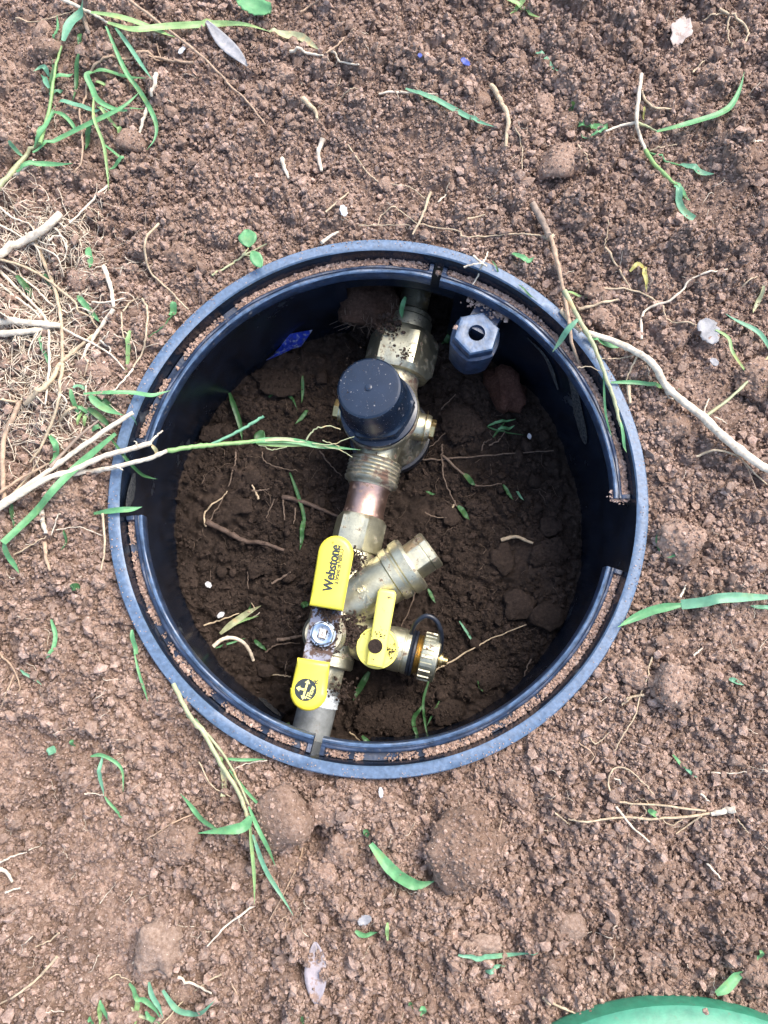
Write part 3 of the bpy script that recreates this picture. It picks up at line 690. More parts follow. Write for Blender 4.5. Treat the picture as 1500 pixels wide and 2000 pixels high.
def arrow(p, q, w, hw_, hl):
    d = (q - p); L_ = d.length; d.normalize(); s_ = ZN.cross(d); z_ = ZN * .00020
    pts = [p - s_ * w, p + d * (L_ - hl) - s_ * w, p + d * (L_ - hl) - s_ * hw_, q, p + d * (L_ - hl) + s_ * hw_, p + d * (L_ - hl) + s_ * w, p + s_ * w]
    lo = [v + z_ for v in pts]; hi = [v + z_ + ZN * .0001 for v in pts]; n_ = 7
    kid(make('emblem_arrow', lo + hi, [tuple(reversed(range(n_))), tuple(range(n_, 2 * n_))] + [(i, (i + 1) % n_, n_ + (i + 1) % n_, n_ + i) for i in range(n_)], M_PRINT, None, 30), None, sl2)
ex, ey = -vx, vy * -1 if False else -vx.cross(ZN) * -1
ax = -vx; ay = ZN.cross(ax)     # ax: up the sleeve, ay: to its other side
arrow(em + ay * er * .02, em + ax * er * .92 + ay * er * -.12, er * .09, er * .26, er * .34)
arrow(em + ay * er * .02, em - ax * er * .92 + ay * er * .14, er * .09, er * .26, er * .34)
arrow(em + ax * er * -.02 - ay * er * 0.0, em + ay * er * .88 + ax * er * .05, er * .09, er * .26, er * .34)
put_text(bold_text('TFlow', er * 1.25, er * .46, 0, er * .018), em + ZN * .0002 - ay * er * .46 - ax * er * .22, ax * .97 - ay * .25, ZN, M_PRINT, sl2)
put_text(bold_text('R', 8 * vs, 8.5 * vs, .01, .4 * vs), vs_pt(617, 1331, .00325), ax, ZN, M_INK, sl2)

# soil stuck on the valve
P_, Rd = [], []
for px_, py_, z, cnt, sp_, r0 in ((682, 1232, -.052, 420, .0042, .0007), (640, 1192, hz + .0022, 240, .0035, .0005), (628, 1268, hz + .0004, 150, .003, .00045), (695, 1100, -.055, 160, .0035, .0006), (690, 1085, -.054, 90, .003, .0005),
                              (655, 1225, hz + .0003, 60, .002, .0005), (760, 640, -.050, 160, .004, .0006), (790, 690, -.044, 50, .002, .0005), (665, 1350, -.060, 90, .004, .0006), (745, 1235, dz + .0062, 40, .0016, .0003), (765, 1270, dz + .0002, 45, .0022, .0003),
                              (631, 1238, hz + .004, 90, .0015, .0004), (690, 715, -.0136, 26, .003, .0002), (735, 698, -.0138, 22, .0025, .0002), (675, 775, -.0136, 20, .003, .0002), (745, 790, -.0137, 14, .004, .00018), (700, 750, -.0137, 16, .006, .00016)):
    p = at(px_, py_, z); q = RNG.normal(0, 1, (cnt, 3)) * (sp_, sp_, .0006); q[:, 2] = abs(q[:, 2]) * (1 if sp_ < .004 else 2.2)
    P_.append(q + np.array([(p.x, p.y, z)])); Rd.append(np.clip(np.exp(RNG.normal(math.log(r0), .4, cnt)), .00015, .0016))
P_ = np.concatenate(P_); Rd = np.concatenate(Rd)
crumbs('soil_on_valve', P_, Rd, np.clip(RNG.normal(.8, .2, len(P_)), 0, 1), M_WET)['label'] = 'brown soil stuck on the brass valve and steel lever'

# ================================================================== clods and stones
def clod_mesh(seed, rough=.22, sub=3, fine=.05):
    import bmesh
    bm = bmesh.new(); bmesh.ops.create_icosphere(bm, subdivisions=sub, radius=1)
    o = Vector((seed * 7.3, seed * 3.1, seed * 1.7))
    rg = random.Random(seed * 13 + 5); cuts = []
    for _ in range(11):
        q = Vector((rg.gauss(0, 1), rg.gauss(0, 1), rg.gauss(.2, 1))).normalized(); cuts.append((q, rg.uniform(.68, .9)))
    for v in bm.verts:
        c = v.co.copy()
        for q, d_ in cuts:
            k_ = c.dot(q)
            if k_ > d_: c -= q * (k_ - d_) * .9
        d = 1 + rough * mnoise.noise(c * 1.1 + o) * 1.6 + rough * .7 * mnoise.noise(c * 2.6 + o * 2) + fine * 1.5 * mnoise.noise(c * 6 + o) + fine * mnoise.noise(c * 13 + o)
        v.co = c * d
    me = bpy.data.meshes.new('clod'); bm.to_mesh(me); bm.free()
    me.polygons.foreach_set('use_smooth', [True] * len(me.polygons)); return me
CLODS = [clod_mesh(k) for k in range(6)]; CRUMBLY = [clod_mesh(20 + k, .2, 4, .085) for k in range(3)]; ROCKS = [clod_mesh(40 + k, .3, 3, .03) for k in range(3)]; SMALL = [clod_mesh(60 + k, .26, 2, .10) for k in range(10)]
_mats = {}
DUST = {True: ([], []), False: ([], [])}
def variant(me, m):
    k = (me.name, m.name)
    if k not in _mats:
        q = me.copy(); q.materials.clear(); q.materials.append(m); _mats[k] = q
    return _mats[k]
CLOCK = ['twelve', 'one', 'two', 'three', 'four', 'five', 'six', 'seven', 'eight', 'nine', 'ten', 'eleven']
def where(x, y, inside):
    a = math.degrees(math.atan2(x, y)) % 360; h = CLOCK[int((a + 15) // 30) % 12]; r = math.hypot(x, y)
    if inside: return f'in the pit at {h} o\'clock' if r > .055 else f'mid pit toward {h} o\'clock'
    d = 'against the rim' if r < .155 else 'near the rim' if r < .20 else 'out on the soil' if r < .27 else 'far out on the soil'
    return f'{d} at {h} o\'clock'
LABELLED = []
def place(o, desc, cat, x, y, inside=False, group=None):
    tag(o, f'{desc} {where(x, y, inside)}', cat, group); LABELLED.append((o, math.hypot(x, y))); return o
def clod(px, py, a, b, kind='c', desc='rounded brown soil clod', rot=0, sink=.13, pit=False, name='soil_clod', hgt=.75, cat='clod', group=None, label=None):
    z = -.004 if not pit else PIT; p = at(px, py, z); z = float((pit_z if pit else ground_z)(p.x, p.y, False)); p = at(px, py, z); s = ppm(px, py, z)
    pool, m = {'c': (CLODS, M_WETCLOD if pit else M_CLOD), 'k': (CRUMBLY, M_WETCLOD if pit else M_CLOD), 'r': (ROCKS, M_RED), 't': (CRUMBLY, M_TAN), 's': (ROCKS, M_CLOD), 'm': (SMALL, M_WETCLOD if pit else M_CLOD)}[kind]
    o = bpy.data.objects.new(name, variant(random.choice(pool), m)); COL.objects.link(o)
    hz_ = min(a, b) * s * hgt; o.scale = (a * s, b * s, hz_); o.rotation_euler = (random.uniform(-.3, .3), random.uniform(-.3, .3), R(rot) if rot else random.uniform(0, 6.28) if abs(a - b) < .15 * a else random.uniform(-.2, .2))
    o.location = (p.x, p.y, z + hz_ * (1 - 2 * sink) + .0008)
    if kind in 'kc' and min(a, b) > 15 and not (pit and kind == 'c'):
        n_ = int(.13 * a * b); q = RNG.normal(size=(n_, 3)); q[:, 2] = abs(q[:, 2]) * 1.1; q /= np.linalg.norm(q, axis=1)[:, None]
        Mw = (Matrix.Translation(o.location) @ o.rotation_euler.to_matrix().to_4x4() @ Matrix.Diagonal((*o.scale, 1)))
        co = np.empty(len(o.data.vertices) * 3, np.float32); o.data.vertices.foreach_get('co', co); co = co.reshape(-1, 3); un = co / np.linalg.norm(co, axis=1)[:, None]
        pick = np.argmax(q @ un.T, axis=1); A = np.array(Mw); DUST[pit][0].append(co[pick] @ A[:3, :3].T + A[:3, 3] + RNG.normal(0, .0003, (n_, 3))); DUST[pit][1].append(np.clip(np.exp(RNG.normal(math.log(.0006 if kind == 'k' else .00045), .4, n_)), .0002, .0016))
    if label: tag(o, label, cat, group)
    else: place(o, desc, cat, p.x, p.y, pit, None)
    return o
for args in (
    (905, 1645, 74, 70, 'k', 'large crumbly tan brown clod'), (325, 1835, 46, 58, 't', 'flat faced pale brown clod', 0, .2), (1085, 330, 42, 44, 'c', 'large angular brown clod'), (1107, 252, 27, 25, 'c', 'round brown clod'),
    (258, 287, 29, 24, 'c', 'round clod among the grass blades'), (556, 160, 27, 24, 'k', 'lumpy tan clod'), (357, 512, 30, 32, 'k', 'crumbly round clod'), (556, 1590, 64, 62, 'c', 'large dark brown clod'),
    (640, 1578, 38, 32, 'k', 'crumbly brown clod'), (672, 1650, 30, 42, 'k', 'upright oval clod beside a dark hole'), (628, 1700, 30, 34, 'k', 'small oval clod below a dark hole'), (560, 1688, 26, 24, 'k', 'small crumbly clod'),
    (548, 1640, 30, 24, 'k', 'small brown clod'), (445, 1950, 22, 33, 'c', 'egg shaped brown clod'), (366, 1932, 36, 22, 'c', 'low clod under the straw'), (287, 1888, 26, 24, 'c', 'dark round clod'), (1100, 1806, 38, 29, 't', 'yellowish tan stone'),
    (938, 1840, 42, 21, 't', 'flat oval tan stone'), (1075, 1877, 29, 28, 'c', 'dark brown clod'), (962, 1942, 24, 30, 'c', 'dark oval clod'), (1305, 1258, 36, 28, 'k', 'brown clod'), (1306, 1335, 44, 46, 'k', 'large crumbly clod'),
    (1382, 1312, 26, 24, 'c', 'angular clod'), (1232, 1312, 28, 30, 'k', 'crumbly clod'), (1308, 838, 30, 30, 'k', 'brown crumbly clod'), (1465, 752, 44, 40, 'k', 'large flat clod'), (1382, 192, 32, 20, 'c', 'oval brown clod'),
    (1462, 308, 27, 26, 'c', 'round brown clod'), (1167, 580, 30, 22, 'k', 'reddish brown clod'), (1175, 632, 26, 24, 'k', 'crumbly clod'), (1030, 88, 24, 28, 'k', 'lumpy clod'), (1006, 143, 28, 24, 'k', 'lumpy brown clod'),
    (1060, 218, 24, 28, 'c', 'round clod'), (115, 354, 30, 22, 'c', 'low flat clod'), (160, 556, 26, 24, 'c', 'brown clod'), (190, 730, 38, 24, 'k', 'flat brown clod among roots'), (265, 610, 16, 14, 'c', 'small round clod'), (95, 820, 30, 24, 'k', 'crumbly clod under roots'),
    (520, 372, 22, 18, 'c', 'small brown clod'), (505, 205, 24, 26, 'k', 'brown clod'), (216, 438, 20, 14, 'c', 'small flat tan clod'), (470, 1700, 30, 26, 'c', 'brown clod'), (1462, 1880, 34, 38, 'k', 'large dark clod beside the green lid'), (1410, 1755, 20, 20, 'k', 'round clod'),
    (1270, 1870, 30, 26, 'k', 'brown clod'), (1280, 1685, 28, 28, 'k', 'crumbly clod'), (1320, 1060, 44, 50, 'k', 'broad crumbly clod'), (135, 1220, 15, 12, 't', 'small tan stone'), (1075, 1390, 20, 16, 'k', 'small clod'),
    (845, 1415, 1, 1, 'c', ''), (1010, 1545, 28, 26, 'k', 'brown clod'), (700, 1545, 26, 18, 'k', 'low clod'), (350, 1640, 44, 38, 'k', 'broad dark clod'), (250, 60, 26, 20, 'c', 'brown clod'), (95, 110, 36, 26, 'c', 'low smooth clod')):
    if args[2] > 2: clod(*args)
clod(228, 180, 20, 13, 's', 'small flat grey brown stone', cat='stone', name='flat_stone')
clod(985, 770, 36, 56, 'r', rot=32, pit=True, name='red_rock', cat='rock', label='oblong rusty red rock lying on the pit floor against the wall', hgt=.9, sink=.12)
clod(720, 307, 12, 19, 't', 'angular pinkish stone chip', name='stone_chip', cat='stone', rot=-15)
for args in ((509, 1108, 24, 22, 'k', 'rusty brown clod'), (905, 830, 46, 44, 'k', 'root bound dark clod beside the regulator'), (982, 1092, 26, 32, 'c', 'smooth brown clod'), (1070, 1205, 36, 40, 'c', 'large cracked dark clod'), (1012, 1182, 30, 34, 'c', 'large dark clod'),
             (1062, 852, 12, 12, 'c', 'small round clod'), (1075, 1080, 38, 30, 'k', 'pale mottled clod'), (930, 990, 22, 16, 'k', 'flat dark clod'), (1075, 1030, 26, 20, 'c', 'dark clod'), (870, 1390, 32, 24, 'k', 'dark clod'), (470, 990, 26, 20, 'c', 'flat dark clod'), (760, 1400, 60, 40, 'k', 'broad dark clod below the drain knob'),
             (520, 1310, 18, 16, 'c', 'round dark clod'), (495, 935, 20, 16, 'c', 'dark clod'), (430, 850, 34, 22, 'k', 'low crumbly clod'), (545, 745, 50, 34, 'k', 'broad low clod'), (940, 1320, 40, 30, 'k', 'broad low clod'), (880, 1010, 22, 26, 'c', 'dark clod')):
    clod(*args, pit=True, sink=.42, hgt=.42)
# root bound soil hanging in the pipe opening
hp = at(727, 612, -.062); o = bpy.data.objects.new('hanging_soil', variant(CRUMBLY[0], M_HANG)); COL.objects.link(o); s_ = ppm(727, 612, -.062)
o.location = hp + Vector((0, .006, .0)); o.scale = (58 * s_, 60 * s_, 36 * s_); tag(o, 'root bound soil clump hanging in the pipe opening beside the brass inlet', 'soil clump')
# the many smaller clods
cnt = 0
for k in range(1400):
    if cnt >= 180: break
    px_, py_ = random.uniform(10, 1490), random.uniform(10, 1990)
    p = at(px_, py_, -.004); r = math.hypot(p.x, p.y)
    if r < .150: continue
    if crumbly(np.array([p.x]), np.array([p.y]))[0] < random.random(): continue
    a = random.lognormvariate(math.log(12), .32); clod(px_, py_, a, a * random.uniform(.75, 1.1), 'm', sink=random.uniform(.2, .45), label='small crumbly brown clod lying loose on the soil round the box', group='small clods on the soil round the box'); cnt += 1
for k in range(44):
    t = random.uniform(0, 6.28); r = .12 * math.sqrt(random.random()); x, y = r * math.cos(t), r * math.sin(t)
    z = float(pit_z(x, y, False)); a = random.lognormvariate(math.log(.0032), .35)
    o = bpy.data.objects.new('soil_clod', variant(random.choice(SMALL), M_WETCLOD)); COL.objects.link(o); o.location = (x, y, z + a * .25); o.scale = (a, a * random.uniform(.7, 1), a * .7); o.rotation_euler = (random.uniform(-.4, .4), random.uniform(-.4, .4), random.uniform(0, 6))
    tag(o, 'small moist dark clod on the floor of the pit', 'clod', 'small clods on the pit floor')

for pit_, m_, nm, lb, c_ in ((False, M_SOIL, 'clod_crumbs', 'loose soil crumbs clinging to the larger clods', .5), (True, M_WET, 'pit_clod_crumbs', 'moist crumbs clinging to the clods in the pit', .45)):
    P_, R_ = np.concatenate(DUST[pit_][0]), np.concatenate(DUST[pit_][1])
    crumbs(nm, P_, R_, np.clip(RNG.normal(c_, .24, len(P_)), 0, 1), m_)['label'] = lb
# ================================================================== the green lid
t_ = at(1345, 1966, .010); l_ = at(1105, 2024, .006); lr = .132; _ = min(.145, max(.10, ((l_.x - t_.x) ** 2 + (l_.y - t_.y) ** 2) / (2 * abs(l_.y - t_.y)))); lc = Vector((t_.x, t_.y - lr, 0))
print('lid radius', lr)
lid = empty('box_lid', (lc.x - .006, lc.y, .001)); tag(lid, 'round green plastic valve box lid lying on the soil', 'lid'); lid.rotation_euler = (R(-1.5), R(1.0), 0)
lathe('lid_plate', [(lr - .012, 0), (lr, 0), (lr + .0008, .004), (lr - .0005, .0105), (lr - .0035, .0135), (lr - .0075, .0148), (lr - .0085, .0142), (lr - .0093, .0148), (lr - .012, .0152), (.02, .0158), (.001, .0158)], Matrix.Identity(4), [M_LID, M_LIDEDGE], lid, 128, 30,
      mis=[1, 1, 1, 1, 1, 0, 0, 0, 0, 0])
ribs = []
for k in range(3):
    rr_ = .108 - k * .03
    lathe('raised_ring', [(rr_, .0151), (rr_ - .0008, .0166), (rr_ - .0032, .0166), (rr_ - .004, .0151)], Matrix.Identity(4), M_LID, lid, 96, 30, cap=False)
pp = at(1376, 1972, .016); clod_o = bpy.data.objects.new('soil_crumb', variant(SMALL[2], M_TAN)); COL.objects.link(clod_o); clod_o.location = (pp.x, pp.y, .0175); clod_o.scale = (.0016, .0015, .0009)
tag(clod_o, 'small pale crumb of soil on the green lid', 'crumb')

# ================================================================== blades, stems, roots, twigs
def base_z(x, y, pit):
    if pit: return float(pit_z(x, y, False)) + .0022
    r = float(ell(x, y))
    ox, oy = x + OFFX, y + OFFY; g_ = float(np.sort(ground_z(ox, oy))[-3]) + .0026
    if r < .1415: return .0012
    if r < .15: return max(g_, .0012 * (1 - (r - .1415) / .0085) + g_ * (r - .1415) / .0085)
    return g_
OFFX = np.array([0, .0025, -.0025, 0, 0, .0018, -.0018, .0018, -.0018]); OFFY = np.array([0, 0, 0, .0025, -.0025, .0018, .0018, -.0018, -.0018])
def lift_clear(P, w, pit):
    X = np.array([p.x for p in P]); Y = np.array([p.y for p in P]); g_ = (pit_z if pit else ground_z)(X, Y); r_ = ell(X, Y)
    for i, p in enumerate(P):
        if (pit and r_[i] < .13 and p.z < PIT + .02) or (not pit and r_[i] > .143): p.z = max(p.z, g_[i] + .0021 + w * .3)
    return P
def strand(name, pts, w, kind, parent=None, pit=False, lift=0.0, shape=None, wob=1.0, tip=None):
    """pts: (px, py[, absolute z]) ; kind: a grass key or a dry key ; w in pixels"""
    W, s = [], None
    for q in pts:
        if len(q) > 2: p = at(q[0], q[1], q[2])
        else:
            z = PIT if pit else 0.0
            for _ in range(3): p = at(q[0], q[1], z); z = base_z(p.x, p.y, pit) + lift
            p = at(q[0], q[1], z)
        W.append(p); s = s or (1.0 if kind in M_G else .92) * ppm(q[0], q[1], p.z)
    P = lift_clear(catmull(W, 6), w * s, pit); n = len(P)
    green = kind in M_G and shape != 'tube'
    if green:
        wid = []
        for i in range(n):
            t = i / (n - 1); b = .45 + .55 * min(1, t / .22); e = 1 if t < .55 else max(.06, 1 - ((t - .55) / .45) ** 1.5)
            if shape == 'leaf': b = max(.08, math.sin(math.pi * min(1, t * .97 + .03)) ** .7); e = 1
            if shape == 'cut': e = 1
            wid.append(w * s * b * e)
        Pz = [p + Vector((0, 0, .0012 * math.sin(2.2 * i / n * 3.14) * min(1, w / 8))) for i, p in enumerate(P)]
        V, F = blade_vf(Pz, wid, random.uniform(-.35, .35), random.uniform(.12, .35))
        o = make(name, V, F, M_G[kind], parent, 180)
    else:
        m = M_D.get(kind) or M_G[kind]
        rad = []
        for i in range(n):
            t = i / (n - 1); e = (1 - .45 * t) if tip is None else 1 - (1 - tip) * t
            rad.append(max(.00016, w * s * .5 * e * (1 + random.gauss(0, .05) * wob + (.22 if wob and i % 17 == 9 and w > 6 else 0))))
        for i in range(1, n - 1):
            j = wob * min(1.2, .25 + 2.0 / max(w, 1)) * s; P[i] = P[i] + Vector((random.gauss(0, j), random.gauss(0, j), random.gauss(0, j * .4)))
        V, F = tube_vf(P, rad, 8 if w > 7 else 6)
        o = make(name, V, F, m, parent, 70)
    return o
def one(name, desc, cat, pts, w, kind, pit=False, label=None, **kw):
    o = strand(name, pts, w, kind, None, pit, **kw); m = pts[len(pts) // 2]; p = at(m[0], m[1], PIT if pit else 0)
    return tag(o, label, cat) if label else place(o, desc, cat, p.x, p.y, pit)
def plant(name, desc, cat, parts, pit=False, label=None):
    q = parts[0][1][0]; b = at(q[0], q[1], PIT if pit else 0); e = empty(name, b)
    for nm, pts, w, kind, *rest in parts:
        o = strand(nm, pts, w, kind, None, pit, **(rest[0] if rest else {})); o.parent = e; o.matrix_parent_inverse = Matrix.Translation(b).inverted()
    if label: tag(e, label, cat)
    else: place(e, desc, cat, b.x, b.y, pit)
    return e
T = {'shape': 'tube'}; LF = {'shape': 'leaf'}; CU = {'shape': 'cut'}
plant('grass_plant', '', 'grass', [
    ('stem', [(-12, 378), (0, 365), (50, 305), (78, 278)], 12, 'p', T), ('stem', [(78, 280), (97, 210), (107, 140), (120, 90)], 8, 'l', dict(shape='tube', lift=.003)),
    ('blade', [(124, 80), (140, 47), (157, 22), (162, -4)], 19, 'b', dict(lift=.005)), ('blade', [(110, 88), (112, 60), (111, 30)], 7, 'g'), ('blade', [(97, 150), (89, 134), (76, 130), (65, 140)], 9, 'b', dict(lift=.003)),
    ('blade', [(96, 172), (88, 155), (80, 146)], 11, 'b', dict(lift=.004)), ('blade', [(104, 157), (122, 147), (143, 144)], 10, 'g', dict(lift=.003)), ('blade', [(100, 188), (106, 140), (115, 84)], 12, 'd'),
    ('blade', [(64, 298), (125, 270), (185, 236), (240, 205), (276, 178)], 9, 'g', dict(lift=.004)), ('blade', [(68, 288), (84, 252), (103, 212)], 9, 'g', dict(lift=.003)), ('blade', [(72, 280), (95, 235), (108, 205)], 8, 'g'),
    ('blade', [(32, 336), (82, 320), (142, 319)], 10, 'g', dict(lift=.003)), ('blade', [(114, 202), (160, 208), (218, 222)], 9, 'b'), ('blade', [(105, 218), (135, 235), (152, 262)], 8, 'g'), ('blade', [(100, 190), (112, 178), (124, 175)], 9, 'b'),
    ('sheath', [(22, 345), (50, 330), (72, 315)], 7, 'w')], label='tall grass plant with pale stem and many blades crossing the soil at the top corner')
plant('grass_plant', '', 'grass', [
    ('stem', [(112, -6), (160, 17), (190, 32), (214, 46)], 8, 'w', dict(lift=.004)), ('blade', [(177, 24), (250, 40), (300, 54), (342, 73)], 11, 'l', dict(lift=.003)), ('blade', [(210, 44), (262, 60), (325, 54), (375, 48), (435, 43), (480, 46), (531, 64)], 13, 'l', dict(lift=.003)),
    ('dry_tip', [(525, 62), (560, 72), (590, 72), (622, 97)], 18, 'p', LF), ('blade', [(225, 54), (262, 105), (298, 156)], 8, 'b', dict(lift=.003))], label='long green grass plant with a withered grey tip along the top edge of the soil')
one('grass_strand', 'long curving green grass blade hooked at its end', 'grass', [(207, 51), (230, 107), (250, 148), (275, 182), (297, 220), (305, 247), (301, 272), (287, 294)], 9, 'g', lift=.003)
plant('grass_sprig', 'looped green grass sprig', 'grass', [('blade', [(182, 140), (171, 150), (180, 172), (192, 195), (232, 213), (281, 213)], 11, 'g', dict(lift=.003)), ('blade', [(181, 142), (205, 140), (245, 147), (286, 153)], 10, 'g', dict(lift=.002)),
    ('stem', [(183, 190), (185, 235), (202, 282), (209, 337), (213, 373)], 6, 'l', dict(lift=.004)), ('blade', [(190, 207), (212, 231), (238, 258)], 6, 'l'), ('leaf', [(232, 247), (238, 262), (243, 270)], 13, 'l', LF), ('blade', [(200, 280), (232, 305), (244, 307)], 5, 'g'), ('blade', [(243, 308), (228, 320), (211, 331)], 8, 'g'), ('blade', [(184, 162), (200, 163), (208, 164)], 6, 'l')])
one('grass_strand', 'short dark green blade', 'grass', [(180, 240), (172, 268), (166, 293)], 10, 'd'); one('grass_strand', 'upright dark green blade', 'grass', [(154, 105), (150, 150), (142, 197)], 9, 'd')
one('grass_strand', 'short curved green blade', 'grass', [(17, 274), (30, 292), (47, 306)], 8, 'b'); one('grass_strand', 'tiny pointed green blade', 'grass', [(160, 66), (155, 78), (153, 88)], 8, 'd')
one('root', 'long bent tan root', 'root', [(378, 122), (340, 120), (300, 112), (250, 115), (195, 120), (175, 147), (167, 190), (155, 217), (160, 250), (160, 307), (149, 353)], 6.5, 'r')
one('root', 'long straight brown root', 'root', [(246, -5), (325, 55), (405, 120), (450, 168), (475, 190), (518, 243)], 6.5, 'r', lift=.003)
one('straw', 'slender pale straw', 'straw', [(211, 362), (170, 402), (136, 437)], 6, 'w'); one('straw', 'short thin straw', 'straw', [(172, 405), (188, 414), (203, 426)], 3.5, 's')
one('stem_fragment', 'pale peeled stem fragment', 'stem', [(305, 145), (302, 165), (296, 187)], 11, 'w'); one('stem_fragment', 'pale frayed stem fragment', 'stem', [(288, 211), (278, 240), (272, 262)], 9, 'w')
one('stick', 'thick smooth white stick cut square', 'stick', [(-6, 500), (40, 474), (82, 450), (100, 435), (117, 418)], 17, 'w', tip=.95, wob=.3, lift=.004)
one('stalk', 'upper of two thick bleached stems', 'stem', [(-6, 629), (60, 631), (118, 636)], 16, 'w', lift=.003, tip=.75); one('stalk', 'lower of two thick bleached stems', 'stem', [(-6, 652), (45, 648), (92, 641)], 16, 'w', lift=.002, tip=.6)
for d, pts, w, k in (
    ('wiry tan root', [(0, 507), (40, 518), (83, 540), (143, 587), (152, 608), (173, 617), (190, 640)], 5, 'r'), ('long pale root strand', [(0, 530), (57, 587), (90, 627), (97, 700), (93, 745), (88, 790)], 6, 's'),
    ('long pale vertical root strand', [(68, 470), (100, 545), (113, 587), (120, 640), (122, 700), (117, 767), (103, 820), (80, 873), (60, 902)], 7, 'r'), ('thin whitish root', [(120, 640), (173, 667), (217, 693), (243, 722)], 4.5, 's'),
    ('thick brown forked root', [(50, 788), (75, 765), (100, 743), (115, 715), (133, 697), (173, 662), (190, 650)], 10, 'r'), ('pale jointed root stub', [(203, 522), (216, 560), (222, 600)], 9, 's'), ('brown straw stalk', [(222, 604), (187, 653), (160, 702)], 8, 's'),
    ('thin looping root', [(277, 583), (288, 607), (285, 653), (277, 690), (260, 718)], 4.5, 'r'), ('zigzag thin root', [(310, 437), (283, 473), (293, 530), (327, 563), (368, 604)], 4.5, 'r'), ('wiry root', [(0, 405), (25, 425), (60, 440), (75, 470), (110, 480)], 4, 's'),
    ('wiry root', [(0, 440), (30, 455), (70, 480), (110, 500), (125, 540)], 4, 's'), ('wiry root', [(5, 520), (60, 555), (95, 590), (130, 610), (150, 600), (180, 610)], 4, 's'), ('curling fine root', [(95, 470), (110, 460), (130, 470), (128, 500), (110, 520)], 3.5, 's'), ('wiry root', [(0, 555), (30, 580), (70, 610), (85, 640)], 5, 's'),
    ('fine pale root', [(80, 640), (65, 665), (55, 690), (60, 705)], 3, 's'), ('fine pale root', [(125, 700), (150, 690), (170, 705), (165, 735)], 3, 'r'), ('brown root', [(0, 780), (35, 785), (55, 775)], 5, 'r'), ('fine pale root', [(110, 760), (130, 785), (120, 810), (140, 830)], 3, 's'),
    ('pale thin stalk', [(195, 665), (215, 680), (213, 690)], 4, 's'), ('thin pale root', [(180, 590), (210, 590), (245, 582)], 4, 's'), ('thin tan root', [(240, 608), (255, 590), (270, 580)], 3.5, 'r'), ('thin tan root', [(237, 610), (238, 640), (242, 660)], 3.5, 'r'),
    ('thin pale root', [(260, 720), (240, 745), (215, 768)], 4, 's'), ('tan root sliver', [(107, 445), (125, 470), (130, 490)], 4, 's'), ('dry root', [(50, 455), (75, 490), (80, 520)], 4, 's')):
    one('root', d, 'root', pts, w * 1.25, {'s': 'w', 'r': 's'}.get(k, k), lift=.0015)
for pts, w, k in (([(173, 483), (175, 504), (175, 523)], 12, 'g'), ([(152, 577), (172, 602), (197, 631)], 11, 'g'), ([(255, 645), (250, 690), (245, 731)], 9, 'l'), ([(78, 653), (88, 690), (100, 728)], 6, 'g'), ([(35, 540), (55, 565), (70, 590)], 11, 'd'), ([(85, 535), (95, 550), (105, 570)], 9, 'd')):
    one('grass_strand', 'short green grass blade', 'grass', pts, w, k)
plant('grass_sprig', 'bent green sprig with thin stalk', 'grass', [('leaf', [(341, 590), (339, 604), (335, 616)], 13, 'g', CU), ('stalk', [(337, 612), (320, 637), (290, 658)], 3.5, 'd', T)])
plant('grass_tuft', '', 'grass', [('blade', [(138, 760), (146, 790), (154, 818)], 9, 'g'), ('blade', [(163, 769), (215, 768), (262, 768), (293, 771), (312, 767, .002), (334, 763, -.002)], 9, 'g', dict(lift=.003)), ('blade', [(175, 772), (197, 793), (241, 811)], 14, 'g', dict(lift=.004)),
    ('blade', [(172, 797), (200, 818), (214, 834)], 12, 'd', dict(lift=.002)), ('blade', [(143, 758), (157, 755), (170, 760)], 8, 'b'), ('blade', [(150, 793), (170, 805), (188, 828)], 7, 'g'), ('blade', [(152, 830), (156, 812), (160, 790)], 7, 'l'), ('blade', [(165, 832), (168, 812), (172, 795)], 7, 'l'), ('blade', [(185, 775), (205, 785), (222, 800)], 11, 'd'), ('blade', [(180, 842), (195, 832), (207, 822)], 10, 'g'), ('stem', [(118, 820), (135, 800), (152, 795)], 8, 's'), ('blade', [(241, 811), (258, 814, .004), (268, 832, -.004)], 3, 'b')],
    label='bushy green grass tuft growing against the box rim beside the straw bundle')
